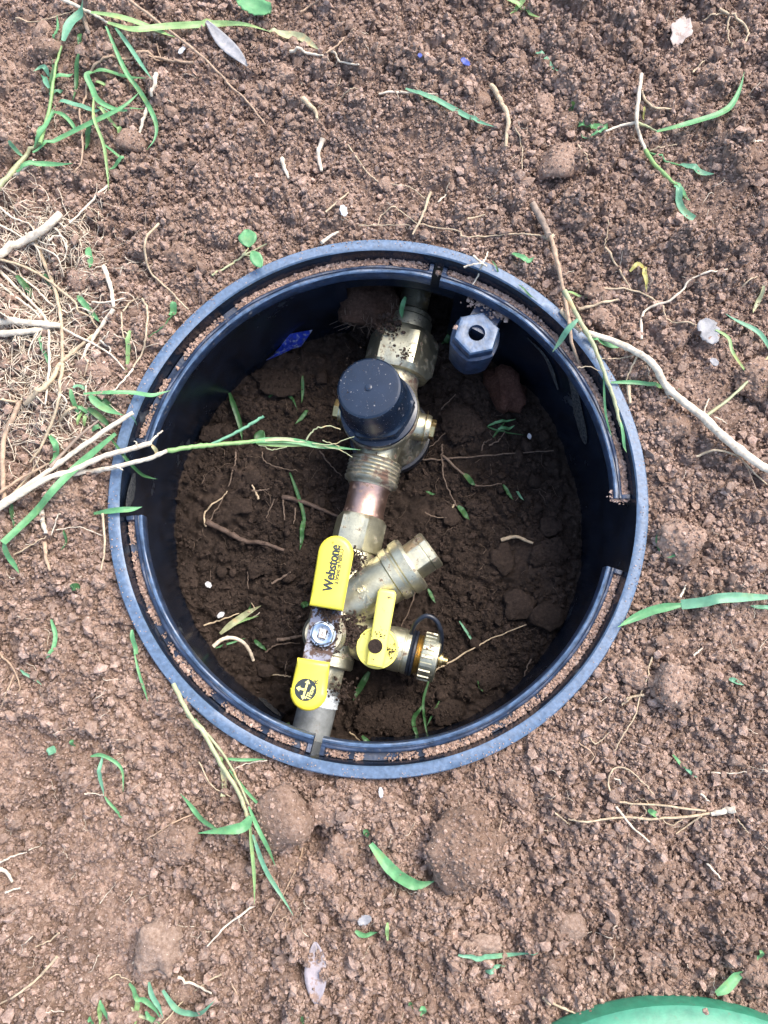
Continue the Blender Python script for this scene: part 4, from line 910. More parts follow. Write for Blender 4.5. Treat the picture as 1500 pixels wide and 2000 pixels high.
# straw bundle leaning over the rim
one('stalk', '', 'straw', [(-8, 992), (80, 930), (150, 880), (212, 836, .006), (260, 806, .006)], 12, 'w', lift=.005, tip=.85, label='straight pale stalk with a cut end resting on the box rim, uppermost of the bundle')
plant('stalk', '', 'straw', [('stem', [(-8, 996), (87, 937), (140, 920), (200, 892), (250, 878, .006), (296, 865, .005)], 13, 'w', dict(lift=.005, tip=.9)), ('fork', [(292, 866, .005), (305, 852, .003), (318, 841, .002)], 6, 'w'), ('splinter', [(270, 876, .006), (268, 868, .008), (262, 862, .008)], 4, 'w'), ('flap', [(295, 868, .004), (305, 880, .003), (303, 892, .003)], 8, 'p', LF)], label='frayed bleached stalk with a forked broken tip lying over the box rim')
plant('grass_stalk', '', 'grass', [('stem', [(130, 928), (175, 921), (212, 915, .004), (262, 903, .007), (300, 892, .007), (327, 880, .007)], 11, 'w', dict(tip=.8)), ('splinter', [(212, 914, .004), (228, 912, .008), (240, 918, .008)], 5, 'w'),
    ('stem', [(327, 880, .007), (375, 873, .003), (411, 869, -.001), (467, 865, -.006), (517, 860, -.010)], 10, 'l', dict(shape='tube', tip=.8)), ('blade', [(490, 864, -.008), (517, 861, -.010), (568, 861, -.014), (619, 869, -.018), (657, 873, -.020), (704, 879, -.022)], 11, 'g'), ('blade', [(500, 866, -.009), (540, 870, -.014), (600, 868, -.017), (660, 875, -.020)], 7, 'l'),
    ('blade', [(505, 862, -.009), (560, 858, -.012), (600, 864, -.016)], 7, 'p'), ('blade', [(408, 870, -.001), (462, 844, -.003), (492, 827, -.004), (515, 813, -.004)], 6, 'b', dict(shape='tube', tip=1)), ('strand', [(598, 860, -.016), (614, 840, -.014), (641, 832, -.014), (665, 839, -.016)], 3.5, 'p', T),
    ('strand', [(610, 866, -.017), (644, 868, -.018), (692, 853, -.018)], 2.6, 'p', T), ('strand', [(505, 869, -.010), (532, 878, -.013), (560, 873, -.014)], 2.8, 'p', T), ('strand', [(625, 870, -.018), (660, 878, -.021), (688, 893, -.023)], 2.6, 'p', T), ('strand', [(630, 860, -.018), (655, 868, -.019), (662, 874, -.020)], 2.4, 'p', T)],
    label='pale stem turning into green grass, reaching over the rim toward the black regulator cap')
one('stalk', 'thin dark stalk', 'straw', [(98, 912), (150, 857), (193, 821)], 8, 'k', lift=.004); one('twig', 'brown knobbly twig', 'twig', [(38, 784), (27, 812), (8, 857), (5, 925), (10, 990)], 11, 'r', lift=.003, tip=.9)
one('stalk', 'second brown stalk of the bundle', 'straw', [(-6, 965), (40, 935), (95, 905)], 8, 'r', lift=.004); one('stalk', 'thin crossing straw', 'straw', [(15, 975), (60, 925), (80, 890)], 5, 's', lift=.003)
plant('grass_strand', '', 'grass', [('blade', [(226, 847), (155, 910), (100, 962), (67, 1000), (7, 1061)], 15, 'g', dict(lift=.005, shape='cut')), ('folded_tip', [(8, 1060), (20, 1092), (38, 1121)], 12, 'g', dict(lift=.003))], label='wide bright green blade under the straw bundle, folded over near its tip')
one('grass_strand', '', 'grass', [(217, 857, .002), (235, 880, .003), (250, 900, .002), (275, 925, -.008), (292, 932, -.014), (308, 936, -.018)], 6.5, 'd', label='thin dark green blade drooping over the rim into the box below the straw bundle')
one('grass_strand', '', 'grass', [(183, 1003), (233, 997, .002), (255, 994, .002), (278, 990, -.002)], 11, 'g', label='short bright blade lying across the rim at the gap in the ledge')
one('grass_strand', 'curled green grass blade', 'grass', [(97, 850), (110, 870), (107, 890), (97, 906)], 11, 'g', lift=.002)
for d, pts, w, k in (('pale peeled stem', [(80, 995), (84, 1018), (90, 1042)], 14, 'w'), ('brown dry stub', [(87, 1060), (90, 1085), (98, 1114)], 10, 'r'), ('thin root', [(27, 1083), (60, 1065), (90, 1047)], 3.5, 's'), ('fine white root', [(110, 1035), (155, 1030), (200, 1046)], 2.8, 'w'), ('dry straw', [(200, 1003), (205, 1067), (197, 1114)], 6, 's'),
                     ('bent brown root', [(-4, 1270), (30, 1313), (43, 1358)], 5, 'r'), ('brown root', [(28, 1318), (14, 1350), (0, 1385)], 5, 'r'), ('fine root', [(100, 1045), (112, 1010), (118, 1003)], 3.5, 'w')):
    one('root', d, 'root', pts, w, k)
for d, pts, w, k in (('curved green blade', [(100, 1210), (110, 1240), (100, 1273), (90, 1286)], 8, 'g'), ('thin green blade', [(40, 1308), (60, 1322), (82, 1338)], 5.5, 'b'), ('tiny dark green blade', [(125, 1035), (130, 1055), (118, 1075)], 6, 'd'), ('small green leaf scrap', [(140, 1150), (148, 1146), (158, 1146)], 14, 'd'), ('dark green blade', [(25, 985), (24, 1005), (26, 1030)], 8, 'd'), ('green blade', [(142, 1445), (142, 1453), (146, 1462)], 9, 'g'), ('small green leaf scrap', [(95, 1470), (103, 1465), (110, 1462)], 15, 'b')):
    one('grass_strand', d, 'grass', pts, w, k)
plant('grass_sprig', 'thin drooping green sprig', 'grass', [('blade', [(258, 1230), (262, 1256), (266, 1278)], 9, 'g', CU), ('blade', [(263, 1277), (277, 1333), (289, 1371)], 5, 'g')])
plant('grass_plant', '', 'grass', [('stem', [(338, 1335), (370, 1398), (400, 1435), (430, 1490), (465, 1545), (486, 1602)], 9, 'p', dict(shape='tube', lift=.004, tip=.9)), ('stem', [(365, 1395), (402, 1430), (450, 1495), (486, 1572)], 7, 'p', dict(shape='tube', lift=.003)),
    ('blade', [(490, 1595), (478, 1612), (450, 1621), (387, 1627)], 20, 'g', dict(lift=.006)), ('blade', [(424, 1620), (385, 1590), (352, 1550)], 10, 'g', dict(lift=.004)), ('blade', [(488, 1605), (495, 1690), (497, 1766)], 7, 'l', dict(lift=.004)), ('blade', [(494, 1630), (525, 1710), (573, 1788)], 9, 'b', dict(lift=.005)),
    ('blade', [(486, 1575), (515, 1640), (538, 1692)], 8, 'g', dict(lift=.004)), ('blade', [(448, 1503), (490, 1555), (541, 1612)], 6, 'g', dict(lift=.003)), ('blade', [(438, 1481), (480, 1484), (521, 1483)], 6, 'g'), ('strand', [(448, 1507), (480, 1492), (522, 1485)], 3, 'w'), ('blade', [(434, 1498), (438, 1525), (435, 1556)], 9, 'p', CU), ('leaf', [(432, 1478), (430, 1488), (428, 1497)], 15, 'l', LF), ('blade', [(380, 1404), (392, 1420), (402, 1432)], 9, 'g')],
    label='sprawling grass plant with a forked pale stem below the lower rim of the box')
plant('grass_sprig', 'small arched green sprig', 'grass', [('blade', [(177, 1477), (202, 1475), (235, 1500), (241, 1546)], 7, 'g', dict(lift=.004)), ('blade', [(201, 1476), (195, 1518), (203, 1555)], 7, 'b', dict(lift=.003)), ('blade', [(205, 1556), (225, 1580), (246, 1606)], 5.5, 'g'), ('root', [(165, 1550), (185, 1551), (203, 1554)], 3.2, 'w')])
plant('grass_tuft', '', 'grass', [('blade', [(253, 1920), (285, 1955), (316, 1989)], 10, 'g'), ('blade', [(291, 1918), (303, 1955), (319, 1989)], 10, 'b', dict(lift=.003)), ('blade', [(272, 1944), (268, 1975), (263, 2006)], 10, 'l'), ('blade', [(257, 1967), (278, 1985), (300, 2002)], 7, 'p'), ('blade', [(285, 1975), (300, 1992), (315, 2004)], 9, 'g')], label='pale tipped grass tuft at the bottom edge of the soil under a flat faced clod')
plant('grass_tuft', '', 'grass', [('blade', [(197, 1955), (195, 1980), (193, 2008)], 8, 'l'), ('blade', [(197, 1952), (206, 1980), (213, 2006)], 7, 'g'), ('blade', [(176, 1985), (178, 1995), (180, 2006)], 8, 'g')], label='small clump of narrow bright blades at the very bottom edge of the soil')
one('grass_strand', '', 'grass', [(318, 1934), (345, 1967), (370, 1979), (392, 1980), (420, 1953)], 12, 'b', lift=.003, label='curved blue green blade under the crossing straws near the bottom edge')
for d, pts, w, k in (('stout pale straw', [(347, 1907), (380, 1923), (413, 1940)], 7, 'w'), ('crossing tan root', [(432, 1903), (400, 1920), (368, 1946), (312, 2004)], 4.5, 's'), ('thin tan root', [(452, 1920), (465, 1950), (478, 2004)], 3.5, 'r'), ('pale tapering root', [(496, 1769), (446, 1805), (406, 1846)], 5.5, 'w'), ('thin tan root', [(379, 1589), (330, 1612), (286, 1640)], 4, 'r'),
                     ('long pale root', [(111, 1869), (80, 1905), (42, 1936), (-4, 1964)], 7, 's'), ('short pale root', [(116, 1822), (95, 1838), (68, 1850)], 4, 's'), ('pale root', [(-4, 1686), (25, 1672), (53, 1664)], 5, 'w'), ('stubby pale root', [(-4, 1697), (12, 1702), (24, 1722)], 10, 'w'), ('pale root sliver', [(10, 1744), (25, 1738), (40, 1734)], 5, 'w'),
                     ('long thin root', [(597, 1590), (590, 1660), (565, 1725), (525, 1800)], 4, 'r'), ('thin root', [(388, 1488), (415, 1535), (466, 1566)], 3.4, 's'), ('pale sliver', [(212, 1912), (230, 1904), (258, 1918)], 3.5, 's'), ('thin pale straw', [(80, 1975), (100, 1975), (125, 1976)], 3.5, 'w'), ('fine tan root', [(545, 1800), (560, 1790), (556, 1815)], 2.6, 'r')):
    one('root', d, 'root', pts, w, k)
one('grass_strand', '', 'grass', [(724, 1648), (762, 1694), (799, 1723), (822, 1729), (850, 1720)], 22, 'g', lift=.002, label='broad spotted green blade lying beside the large crumbly clod')
for d, pts, w, k in (('tiny green scrap', [(713, 1620), (716, 1628), (719, 1636)], 11, 'd'), ('small curved green blade', [(694, 1818), (715, 1826), (737, 1821)], 11, 'g'), ('short upright green blade', [(757, 1802), (756, 1820), (758, 1842)], 7, 'l'), ('small pale green scrap', [(826, 1964), (825, 1975), (822, 1985)], 14, 'g'), ('narrow blue green blade', [(895, 1865), (945, 1867), (990, 1867), (1051, 1860)], 9, 'b'), ('short blue green blade', [(948, 1896), (965, 1890), (987, 1886)], 9, 'b'),
                     ('short green blade', [(1314, 1474), (1327, 1490), (1341, 1502)], 6, 'g'), ('short green blade', [(1339, 1502), (1350, 1510), (1362, 1519)], 6, 'b'), ('short green blade', [(1424, 1326), (1436, 1330), (1453, 1338)], 10, 'b'), ('curled leaf', [(1266, 1582), (1276, 1588), (1287, 1594)], 11, 'g'), ('tiny green blade', [(590, 1985), (592, 1995), (592, 2004)], 8, 'd'), ('tiny green scrap', [(800, 1955), (803, 1962), (806, 1970)], 9, 'd')):
    one('grass_strand', d, 'grass', pts, w, k)
plant('root_cluster', '', 'root', [('crown', [(1434, 1580), (1410, 1584), (1388, 1590)], 16, 'w'), ('rootlet', [(1392, 1588), (1315, 1597), (1210, 1597), (1147, 1605), (1110, 1600)], 6.5, 's'), ('rootlet', [(1378, 1584), (1294, 1573), (1210, 1566), (1189, 1537), (1197, 1503), (1231, 1505), (1276, 1551)], 5, 's'), ('rootlet', [(1203, 1575), (1230, 1610), (1269, 1645)], 6, 'w'), ('rootlet', [(1370, 1594), (1345, 1610), (1320, 1629)], 5, 's'),
    ('rootlet', [(1340, 1592), (1310, 1612), (1295, 1600)], 3.5, 's'), ('rootlet', [(1250, 1567), (1262, 1585), (1250, 1598)], 3.2, 's'), ('rootlet', [(1235, 1570), (1225, 1590), (1240, 1605)], 3, 's'), ('rootlet', [(1270, 1572), (1255, 1560), (1240, 1565)], 3, 's'), ('rootlet', [(1200, 1520), (1210, 1525), (1212, 1532)], 3.5, 'w')], label='spread out pale root cluster with a thick white crown above the green lid')
for d, pts, w, k in (('thin straw', [(1389, 1509), (1425, 1510), (1459, 1508)], 3.6, 'w'), ('thin straw', [(1368, 1550), (1378, 1558), (1386, 1566)], 4, 'w'), ('thin straw', [(1084, 1587), (1098, 1598), (1113, 1611)], 3.6, 's'), ('short pale straw', [(1381, 1686), (1394, 1700), (1408, 1716)], 5, 'w'), ('pale brown stalk touching the green lid', [(1060, 1948), (1086, 1963), (1124, 1979)], 7, 's'), ('wavy thin root', [(1274, 1283), (1252, 1350), (1239, 1399), (1216, 1438), (1199, 1468)], 4, 's'),
                     ('short thick pale root', [(1258, 1357), (1240, 1360), (1222, 1364)], 7, 's'), ('thin pale root', [(1215, 1378), (1225, 1368), (1235, 1362)], 4, 's'), ('pale straw piece', [(1328, 1167), (1334, 1155), (1340, 1143)], 6, 'w'), ('looping pale root', [(1359, 892), (1401, 879), (1440, 892), (1470, 921), (1498, 946)], 5.5, 's'), ('fine root', [(1440, 893), (1460, 915), (1481, 970)], 3.5, 'r'), ('pale straw piece', [(1355, 1280), (1365, 1272), (1372, 1266)], 5, 'w'), ('fine tan root', [(1130, 1450), (1160, 1475), (1150, 1492)], 3.2, 'r'), ('fine tan root', [(1150, 1440), (1165, 1452), (1190, 1430)], 3, 's'), ('fine tan root', [(980, 1600), (965, 1650), (950, 1690)], 3.2, 'r'), ('thin straw', [(1440, 1600), (1450, 1612), (1460, 1626)], 3.4, 's')):
    one('root', d, 'root', pts, w, k)
plant('grass_strand', '', 'grass', [('blade', [(1500, 1166), (1411, 1168), (1379, 1175), (1330, 1181)], 19, 'b', dict(lift=.005, shape='cut')), ('blade', [(1332, 1181), (1281, 1190), (1242, 1206), (1206, 1225)], 17, 'g', dict(lift=.004))], label='long broad green blade reaching from the picture edge to the rim at four o\'clock')
one('grass_strand', '', 'grass', [(1508, 1187), (1485, 1186), (1465, 1183)], 8, 'b', label='short pale blade end just below the long broad blade')
one('grass_strand', '', 'grass', [(1331, 1047), (1327, 1068), (1317, 1081), (1302, 1084), (1288, 1068), (1284, 1048), (1293, 1037)], 10, 'g', lift=.002, label='green blade curled into an open ring beside the rim')
one('grass_strand', 'broad green blade beside the green lid', 'grass', [(1398, 1940), (1430, 1915), (1460, 1897)], 20, 'g', lift=.004); one('grass_strand', 'small green blade end above the green lid', 'grass', [(1484, 1855), (1484, 1866), (1480, 1876)], 10, 'g')
# right hand twigs and stems over the rim
plant('twig', '', 'twig', [('branch', [(1040, 398), (1052, 418), (1064, 442), (1072, 460)], 15, 'k', dict(lift=.004, tip=.9)), ('branch', [(1073, 458), (1077, 468), (1090, 517), (1100, 567), (1110, 617), (1117, 667, .002), (1131, 712, -.010)], 11, 'r', dict(lift=.004)), ('node', [(1063, 462), (1072, 466), (1080, 462)], 15, 's'), ('rootlet', [(1062, 462), (1040, 458), (1000, 457), (950, 462), (903, 462), (893, 450), (817, 437), (777, 410), (745, 420), (738, 440)], 4, 's')], label='long knotted brown twig dropping from the soil across the rim at one o\'clock')
plant('grass_stalk', '', 'grass', [('stem', [(1103, 568), (1133, 627), (1157, 670, .006), (1180, 727, .005), (1200, 783, .004), (1213, 833, .002)], 10, 'p', dict(shape='tube', lift=.005, tip=.6)), ('blade', [(1211, 820, .003), (1218, 860, .001), (1224, 884, -.002)], 6, 'g'), ('blade', [(1178, 727, .004), (1182, 800, -.002), (1198, 864, -.008)], 4.5, 'g'), ('stub', [(1096, 605), (1110, 625), (1134, 648, .003)], 11, 's'), ('rootlet', [(1128, 719, .001), (1150, 717, .003), (1172, 724, .004)], 3, 's'), ('leaf', [(1129, 623), (1107, 647, .004), (1095, 665, .0), (1079, 688, -.006)], 11, 'b', dict(lift=.006))], label='pale grass stem lying along the rim at two o\'clock, green at its drooping tips')
plant('grass_stalk', '', 'grass', [('stem', [(1147, 650, .004), (1200, 667), (1247, 690), (1277, 713), (1300, 753), (1333, 783), (1373, 813)], 13, 'w', dict(lift=.005, tip=1.3)), ('stem', [(1370, 811), (1413, 853), (1473, 900), (1508, 920)], 18, 'w', dict(lift=.005, tip=.95)), ('branch', [(1376, 815), (1427, 777), (1467, 737), (1504, 692)], 7, 'p', dict(shape='tube', lift=.005)), ('blade', [(1463, 735), (1430, 690), (1423, 660), (1400, 643), (1380, 637)], 6, 'l', dict(lift=.003)), ('blade', [(1504, 684), (1473, 643), (1417, 613)], 9, 'b', dict(lift=.004)), ('blade', [(1452, 760), (1475, 757), (1504, 754)], 6, 'l'),
    ('blade', [(1150, 658, .003), (1180, 668), (1212, 678)], 15, 'g', LF), ('rootlet', [(1373, 812), (1378, 795), (1385, 778)], 5, 'w'), ('rootlet', [(1395, 815), (1410, 820), (1420, 828)], 4, 'w'), ('rootlet', [(1247, 692), (1230, 725), (1223, 745)], 5, 's'), ('rootlet', [(1245, 690), (1215, 700), (1175, 700)], 3.5, 's'), ('splinter', [(1297, 750), (1305, 775), (1315, 780)], 5, 'w')], label='thick bleached grass stem running from the rim at two o\'clock out to the picture edge')
for d, pts, w, k in (('white forked root', [(1253, 663), (1257, 610), (1307, 587), (1333, 567), (1353, 543), (1421, 526)], 6.5, 'w'), ('wavy crossing root', [(1180, 563), (1247, 570), (1290, 597), (1307, 627), (1353, 633), (1368, 640)], 4.5, 's'), ('straw coloured stub', [(1130, 604), (1160, 597), (1208, 585)], 8, 's'), ('thin straw', [(1182, 483), (1207, 523), (1231, 564)], 5.5, 's'), ('short thin straw', [(1187, 430), (1186, 455), (1181, 480)], 3, 's'), ('yellowish husk', [(1227, 752), (1229, 770), (1231, 788)], 10, 's'), ('thin root', [(1450, 560), (1465, 545), (1480, 540)], 3.4, 's')):
    one('root', d, 'root', pts, w, k)
for d, pts, w, k in (('yellowing bent blade', [(1230, 530), (1247, 518), (1263, 543), (1262, 571)], 9, 'y'), ('short wavy green blade', [(1000, 495), (1027, 508), (1044, 502)], 11, 'g'), ('thin green blade', [(1193, 747), (1267, 750), (1331, 761)], 8, 'g'), ('pale green blade', [(1491, 558), (1482, 585), (1470, 612)], 10, 'p'), ('small green blade', [(1108, 570), (1125, 575), (1148, 582)], 5, 'l')):
    one('grass_strand', d, 'grass', pts, w, k)
plant('grass_plant', '', 'grass', [('stem', [(1253, 145), (1247, 190), (1243, 236), (1250, 268), (1262, 296)], 8, 'w', dict(lift=.004, tip=.9)), ('stem', [(1261, 294), (1280, 322), (1320, 360)], 9, 'l', dict(shape='tube', lift=.004)), ('blade', [(1316, 356), (1335, 378), (1348, 391)], 9, 'g'), ('stem', [(1244, 240), (1265, 247), (1284, 257)], 6, 'p', dict(shape='tube', lift=.003)), ('blade', [(1283, 257), (1330, 248), (1367, 237), (1405, 222), (1430, 203), (1446, 172), (1453, 142)], 13, 'g', dict(lift=.004)),
    ('stem', [(1243, 239), (1212, 246), (1183, 256)], 7, 'w', dict(lift=.003)), ('blade', [(1184, 256), (1155, 248), (1130, 245)], 15, 'g', dict(shape='cut')), ('blade', [(1183, 256), (1155, 268), (1134, 266)], 6, 'g'), ('blade', [(1252, 180), (1272, 207), (1311, 213)], 6, 's'), ('blade', [(1263, 295), (1300, 315), (1327, 323)], 5, 'g', T), ('blade', [(1325, 322), (1360, 332), (1394, 340)], 13, 'b', LF), ('blade', [(1319, 362), (1327, 397), (1355, 428)], 13, 'b', dict(lift=.002, shape='cut')), ('rootlet', [(1270, 294), (1290, 288), (1322, 282)], 3.4, 's'), ('rootlet', [(1258, 208), (1257, 222), (1258, 234)], 5, 'y')],
    label='uprooted branching grass plant with pale stem and arching blade above the box, toward one o\'clock')
one('grass_strand', 'short green blade with white base', 'grass', [(1047, 103), (1070, 120), (1091, 139)], 9, 'b'); one('grass_strand', 'long narrow blue green blade', 'grass', [(792, 174), (850, 197), (917, 227), (968, 249)], 11, 'b')
plant('grass_sprig', '', 'grass', [('blade', [(980, -4), (1015, 14), (1054, 34)], 12, 'l'), ('blade', [(1028, -4), (1014, 12), (996, 28)], 9, 'l')], label='crossed light green blades at the top edge of the soil')
one('grass_strand', 'tiny dark green blade between clods', 'grass', [(1120, 198), (1116, 212), (1113, 224)], 8, 'd')
for d, pts, w, k in (('curling straw coloured root', [(1405, 18), (1443, 40), (1461, 64), (1447, 98)], 6.5, 's'), ('thin straw coloured root', [(1423, 33), (1421, 65), (1428, 94)], 4.5, 's'), ('short straw coloured root', [(1420, 25), (1395, 30), (1372, 40)], 5, 's'), ('straw sliver', [(1353, 141), (1365, 130), (1377, 118)], 4.5, 's'), ('white sliver', [(1467, 279), (1480, 276), (1491, 276)], 7, 'w'), ('thin white root', [(740, 184), (790, 180), (820, 182), (855, 184)], 5.5, 'w'),
                     ('tan stick with a bend', [(959, 168), (977, 197), (993, 233), (990, 260), (988, 288)], 12, 's'), ('pale straight stick', [(841, 376), (827, 417), (806, 458)], 7, 's'), ('thin wavy root', [(680, 283), (715, 335), (747, 357), (800, 365), (830, 388)], 3.5, 's'), ('white peeled sliver', [(631, 271), (622, 300), (628, 334)], 12, 'w'), ('small white sliver', [(550, 309), (556, 330), (564, 348)], 10, 'w'), ('yellowish curled husk', [(592, 196), (605, 208), (614, 214), (620, 234)], 12, 's'),
                     ('pale wavy root', [(566, 100), (600, 104), (631, 109)], 7, 'w'), ('thin brown root', [(637, 104), (660, 88), (683, 72), (695, 60)], 4.5, 'r'), ('white bent root', [(643, 99), (655, 104), (663, 120), (701, 127)], 6, 'w'), ('brown root', [(586, 24), (605, 13), (625, -2)], 5, 'r'), ('thin tan straw', [(636, 414), (660, 393), (681, 376)], 5, 's'), ('pale stub at the rim', [(628, 474), (645, 462), (661, 453)], 8, 'w'), ('short pale sliver', [(855, 396), (863, 388), (871, 380)], 4, 'w'), ('pale sliver', [(913, 428), (930, 424), (948, 419)], 5, 's'), ('thin tan root', [(700, 440), (740, 440), (800, 440)], 3, 's'), ('fine root', [(1006, 250), (1018, 280), (1020, 330)], 3.4, 's'), ('straw sliver', [(1128, 285), (1145, 312), (1150, 330)], 4, 's'), ('thin arched root', [(668, 190), (680, 178), (700, 173)], 3.4, 's'), ('brown root', [(290, 108), (312, 118), (305, 80)], 3.4, 'r'), ('grey twig', [(163, 28), (168, 48), (174, 64)], 13, 'k'), ('pale fine root', [(27, 42), (60, 44), (100, 35), (145, 22)], 3.2, 's')):
    one('root', d, 'root', pts, w, k)
plant('straw_wisp', '', 'straw', [('strand', [(906, 522, .004), (925, 516, .006), (941, 515, .006)], 5, 'w'), ('strand', [(941, 515, .006), (948, 505, .004), (953, 492, .001)], 5, 'w'), ('strand', [(942, 513, .006), (935, 535, -.004), (920, 562, -.009)], 5, 'w'), ('strand', [(925, 500, .003), (940, 513, .006), (950, 520, .004)], 6, 'w')], label='frayed white straw wisp caught on the rim at one o\'clock')
one('grass_strand', '', 'grass', [(961, 509), (972, 528, .001), (977, 550, -.006)], 3.5, 'd', label='thread thin dark blade over the rim beside the straw wisp')
one('grass_strand', '', 'grass', [(1013, 556), (1030, 572, .001), (1049, 586, .0)], 4, 'd', label='thin dark green blade lying on the rim between the straw wisp and the twig')
# leaves and flakes
def leaf(name, label, px, py, hl, hw, rot, m, cat='leaf', pit=False, curl=.25, ragged=0.0, zabs=None, seed=1):
    z = PIT if pit else 0
    p = at(px, py, z); z = zabs if zabs is not None else base_z(p.x, p.y, pit) + .0025; p = at(px, py, z); s = ppm(px, py, z); rg = random.Random(seed)
    V, F = [], []; n, k = 14, 7
    for i in range(n + 1):
        t = i / n; hwi = hw * max(.03, math.sin(math.pi * (t * .94 + .03)) ** (.8 if ragged == 0 else .45)) * (1 + ragged * rg.uniform(-1, 1))
        for j in range(k):
            v = (j / (k - 1) * 2 - 1); a = R(rot); u = (t * 2 - 1) * hl; w = v * hwi
            h = hw * curl * (abs(v) ** 1.5) * .6 + hl * .06 * math.sin(t * 7 + seed) + hw * .05 * math.sin(v * 9 + t * 11)
            x, y = u * math.cos(a) - w * math.sin(a), u * math.sin(a) + w * math.cos(a)
            V.append((p.x + x * s, p.y - y * s, z + h * s))
    for i in range(n):
        for j in range(k - 1): F.append((i * k + j, i * k + j + 1, (i + 1) * k + j + 1, (i + 1) * k + j))
    nv = len(V); V += [(x, y, zz - .0004) for x, y, zz in V]; F += [tuple(reversed([q + nv for q in f])) for f in F]
    ed = [(j, j + 1) for j in range(k - 1)] + [((n) * k + j + 1, n * k + j) for j in range(k - 1)] + [((i + 1) * k, i * k) for i in range(n)] + [(i * k + k - 1, (i + 1) * k + k - 1) for i in range(n)]
    F += [(b, a, a + nv, b + nv) for a, b in ed]
    return tag(make(name, V, F, m, None, 180), label, cat)
leaf('dry_leaf', 'narrow curled grey dry leaf near the top edge of the soil', 443, 87, 64, 14, 50, M_LEAFGREY, seed=2)
leaf('dry_leaf', 'lilac grey pointed dry leaf half dusted with soil below the box', 617, 1900, 56, 22, 88, M_LEAFLILAC, curl=.2, seed=3)
leaf('dry_leaf', 'ragged pinkish dry leaf scrap in the upper soil', 1329, 62, 34, 19, -65, M_LEAFPINK, ragged=.25, curl=.5, seed=4)
leaf('leaf_flake', 'torn grey leaf flake lying below a forked white root', 1384, 647, 27, 19, 68, M_LEAFGREY, 'leaf', ragged=.2, seed=5)
leaf('leaf_flake', 'small grey leaf crumb beside a clod toward three o\'clock', 1395, 707, 9, 7, 40, M_LEAFGREY, 'leaf', ragged=.2, seed=6)
leaf('leaf', 'broad green leaf folded at the top edge of the soil', 497, 13, 36, 22, 25, M_G['g'], ragged=.15, curl=.5, seed=7)
leaf('leaf_flake', 'grey flake above a small curved green blade', 712, 1797, 14, 9, -20, M_LEAFGREY, 'leaf', ragged=.25, seed=8)
leaf('flake', 'small white flake just below the lower rim', 744, 1548, 10, 4.5, 85, M_FLAKE, 'flake', ragged=.15, seed=9)
leaf('flake', 'white flake on the soil just above the box rim', 671, 411, 12, 7, 75, M_FLAKE, 'flake', ragged=.2, seed=10)
leaf('flake', 'upper of two white flakes in the pit', 407, 1142, 7, 5.5, 40, M_FLAKE, 'flake', True, ragged=.15, seed=11)
leaf('flake', 'lower of two white flakes in the pit beside a dry tuft', 431, 1201, 8, 5, -35, M_FLAKE, 'flake', True, ragged=.15, seed=12)
leaf('seed_husk', 'small pale seed in the pit beside the red rock', 1034, 852, 6, 4, 80, M_FLAKE, 'seed', True, seed=13)
leaf('plastic_bit', 'larger dark blue plastic bit in the upper soil', 909, 121, 11, 6, 45, M_BLUEBIT, 'plastic', ragged=.3, seed=14)
leaf('plastic_bit', 'tiny blue plastic speck in the upper soil', 820, 108, 5, 4, 80, M_BLUEBIT, 'plastic', ragged=.2, seed=15)
leaf('flake', 'small white flake under the brown root near the top edge', 355, 98, 9, 5, -50, M_FLAKE, 'flake', ragged=.3, seed=16)
e = empty('seedling', at(484, 480, 0)); tag(e, 'two leaved green seedling beside the rim at eleven o\'clock', 'seedling')
for args in ((484, 465, 19, 18, 80, 17), (501, 506, 20, 12, 60, 18)):
    o = leaf('leaf', None, *args[:5], M_G['g'], None, curl=.2, seed=args[5], zabs=.006); o.parent = e; o.matrix_parent_inverse = Matrix.Translation(e.location).inverted()
for pts, w in (([(414, 538), (445, 520), (473, 501), (485, 484)], 5), ([(473, 501), (498, 488), (521, 476)], 5), ([(473, 500), (488, 500), (496, 503)], 4)):
    o = strand('stalk', pts, w, 'p', None, shape='tube'); o.parent = e; o.matrix_parent_inverse = Matrix.Translation(e.location).inverted()
# blue plastic scrap caught between wall and pit soil
pts = [(520, 703, -.092), (535, 690, -.090), (548, 676, -.087), (566, 652, -.078), (610, 644, -.076), (598, 662, -.083), (588, 676, -.088), (570, 681, -.090), (548, 692, -.092)]
W = [at(*q) for q in pts]; cen = sum(W, Vector()) / len(W) + Vector((0, -.001, .002)); V = W + [cen]; n_ = len(W)
F = [(i, (i + 1) % n_, n_) for i in range(n_)]; V2 = V + [v - Vector((0, 0, .0008)) for v in V]; F += [tuple(q + n_ + 1 for q in reversed(f)) for f in F] + [((i + 1) % n_, i, i + n_ + 1, (i + 1) % n_ + n_ + 1) for i in range(n_)]
tag(make('plastic_scrap', V2, F, M_BLUE, None, 60), 'crumpled blue plastic scrap with white print wedged at the pit wall', 'plastic')
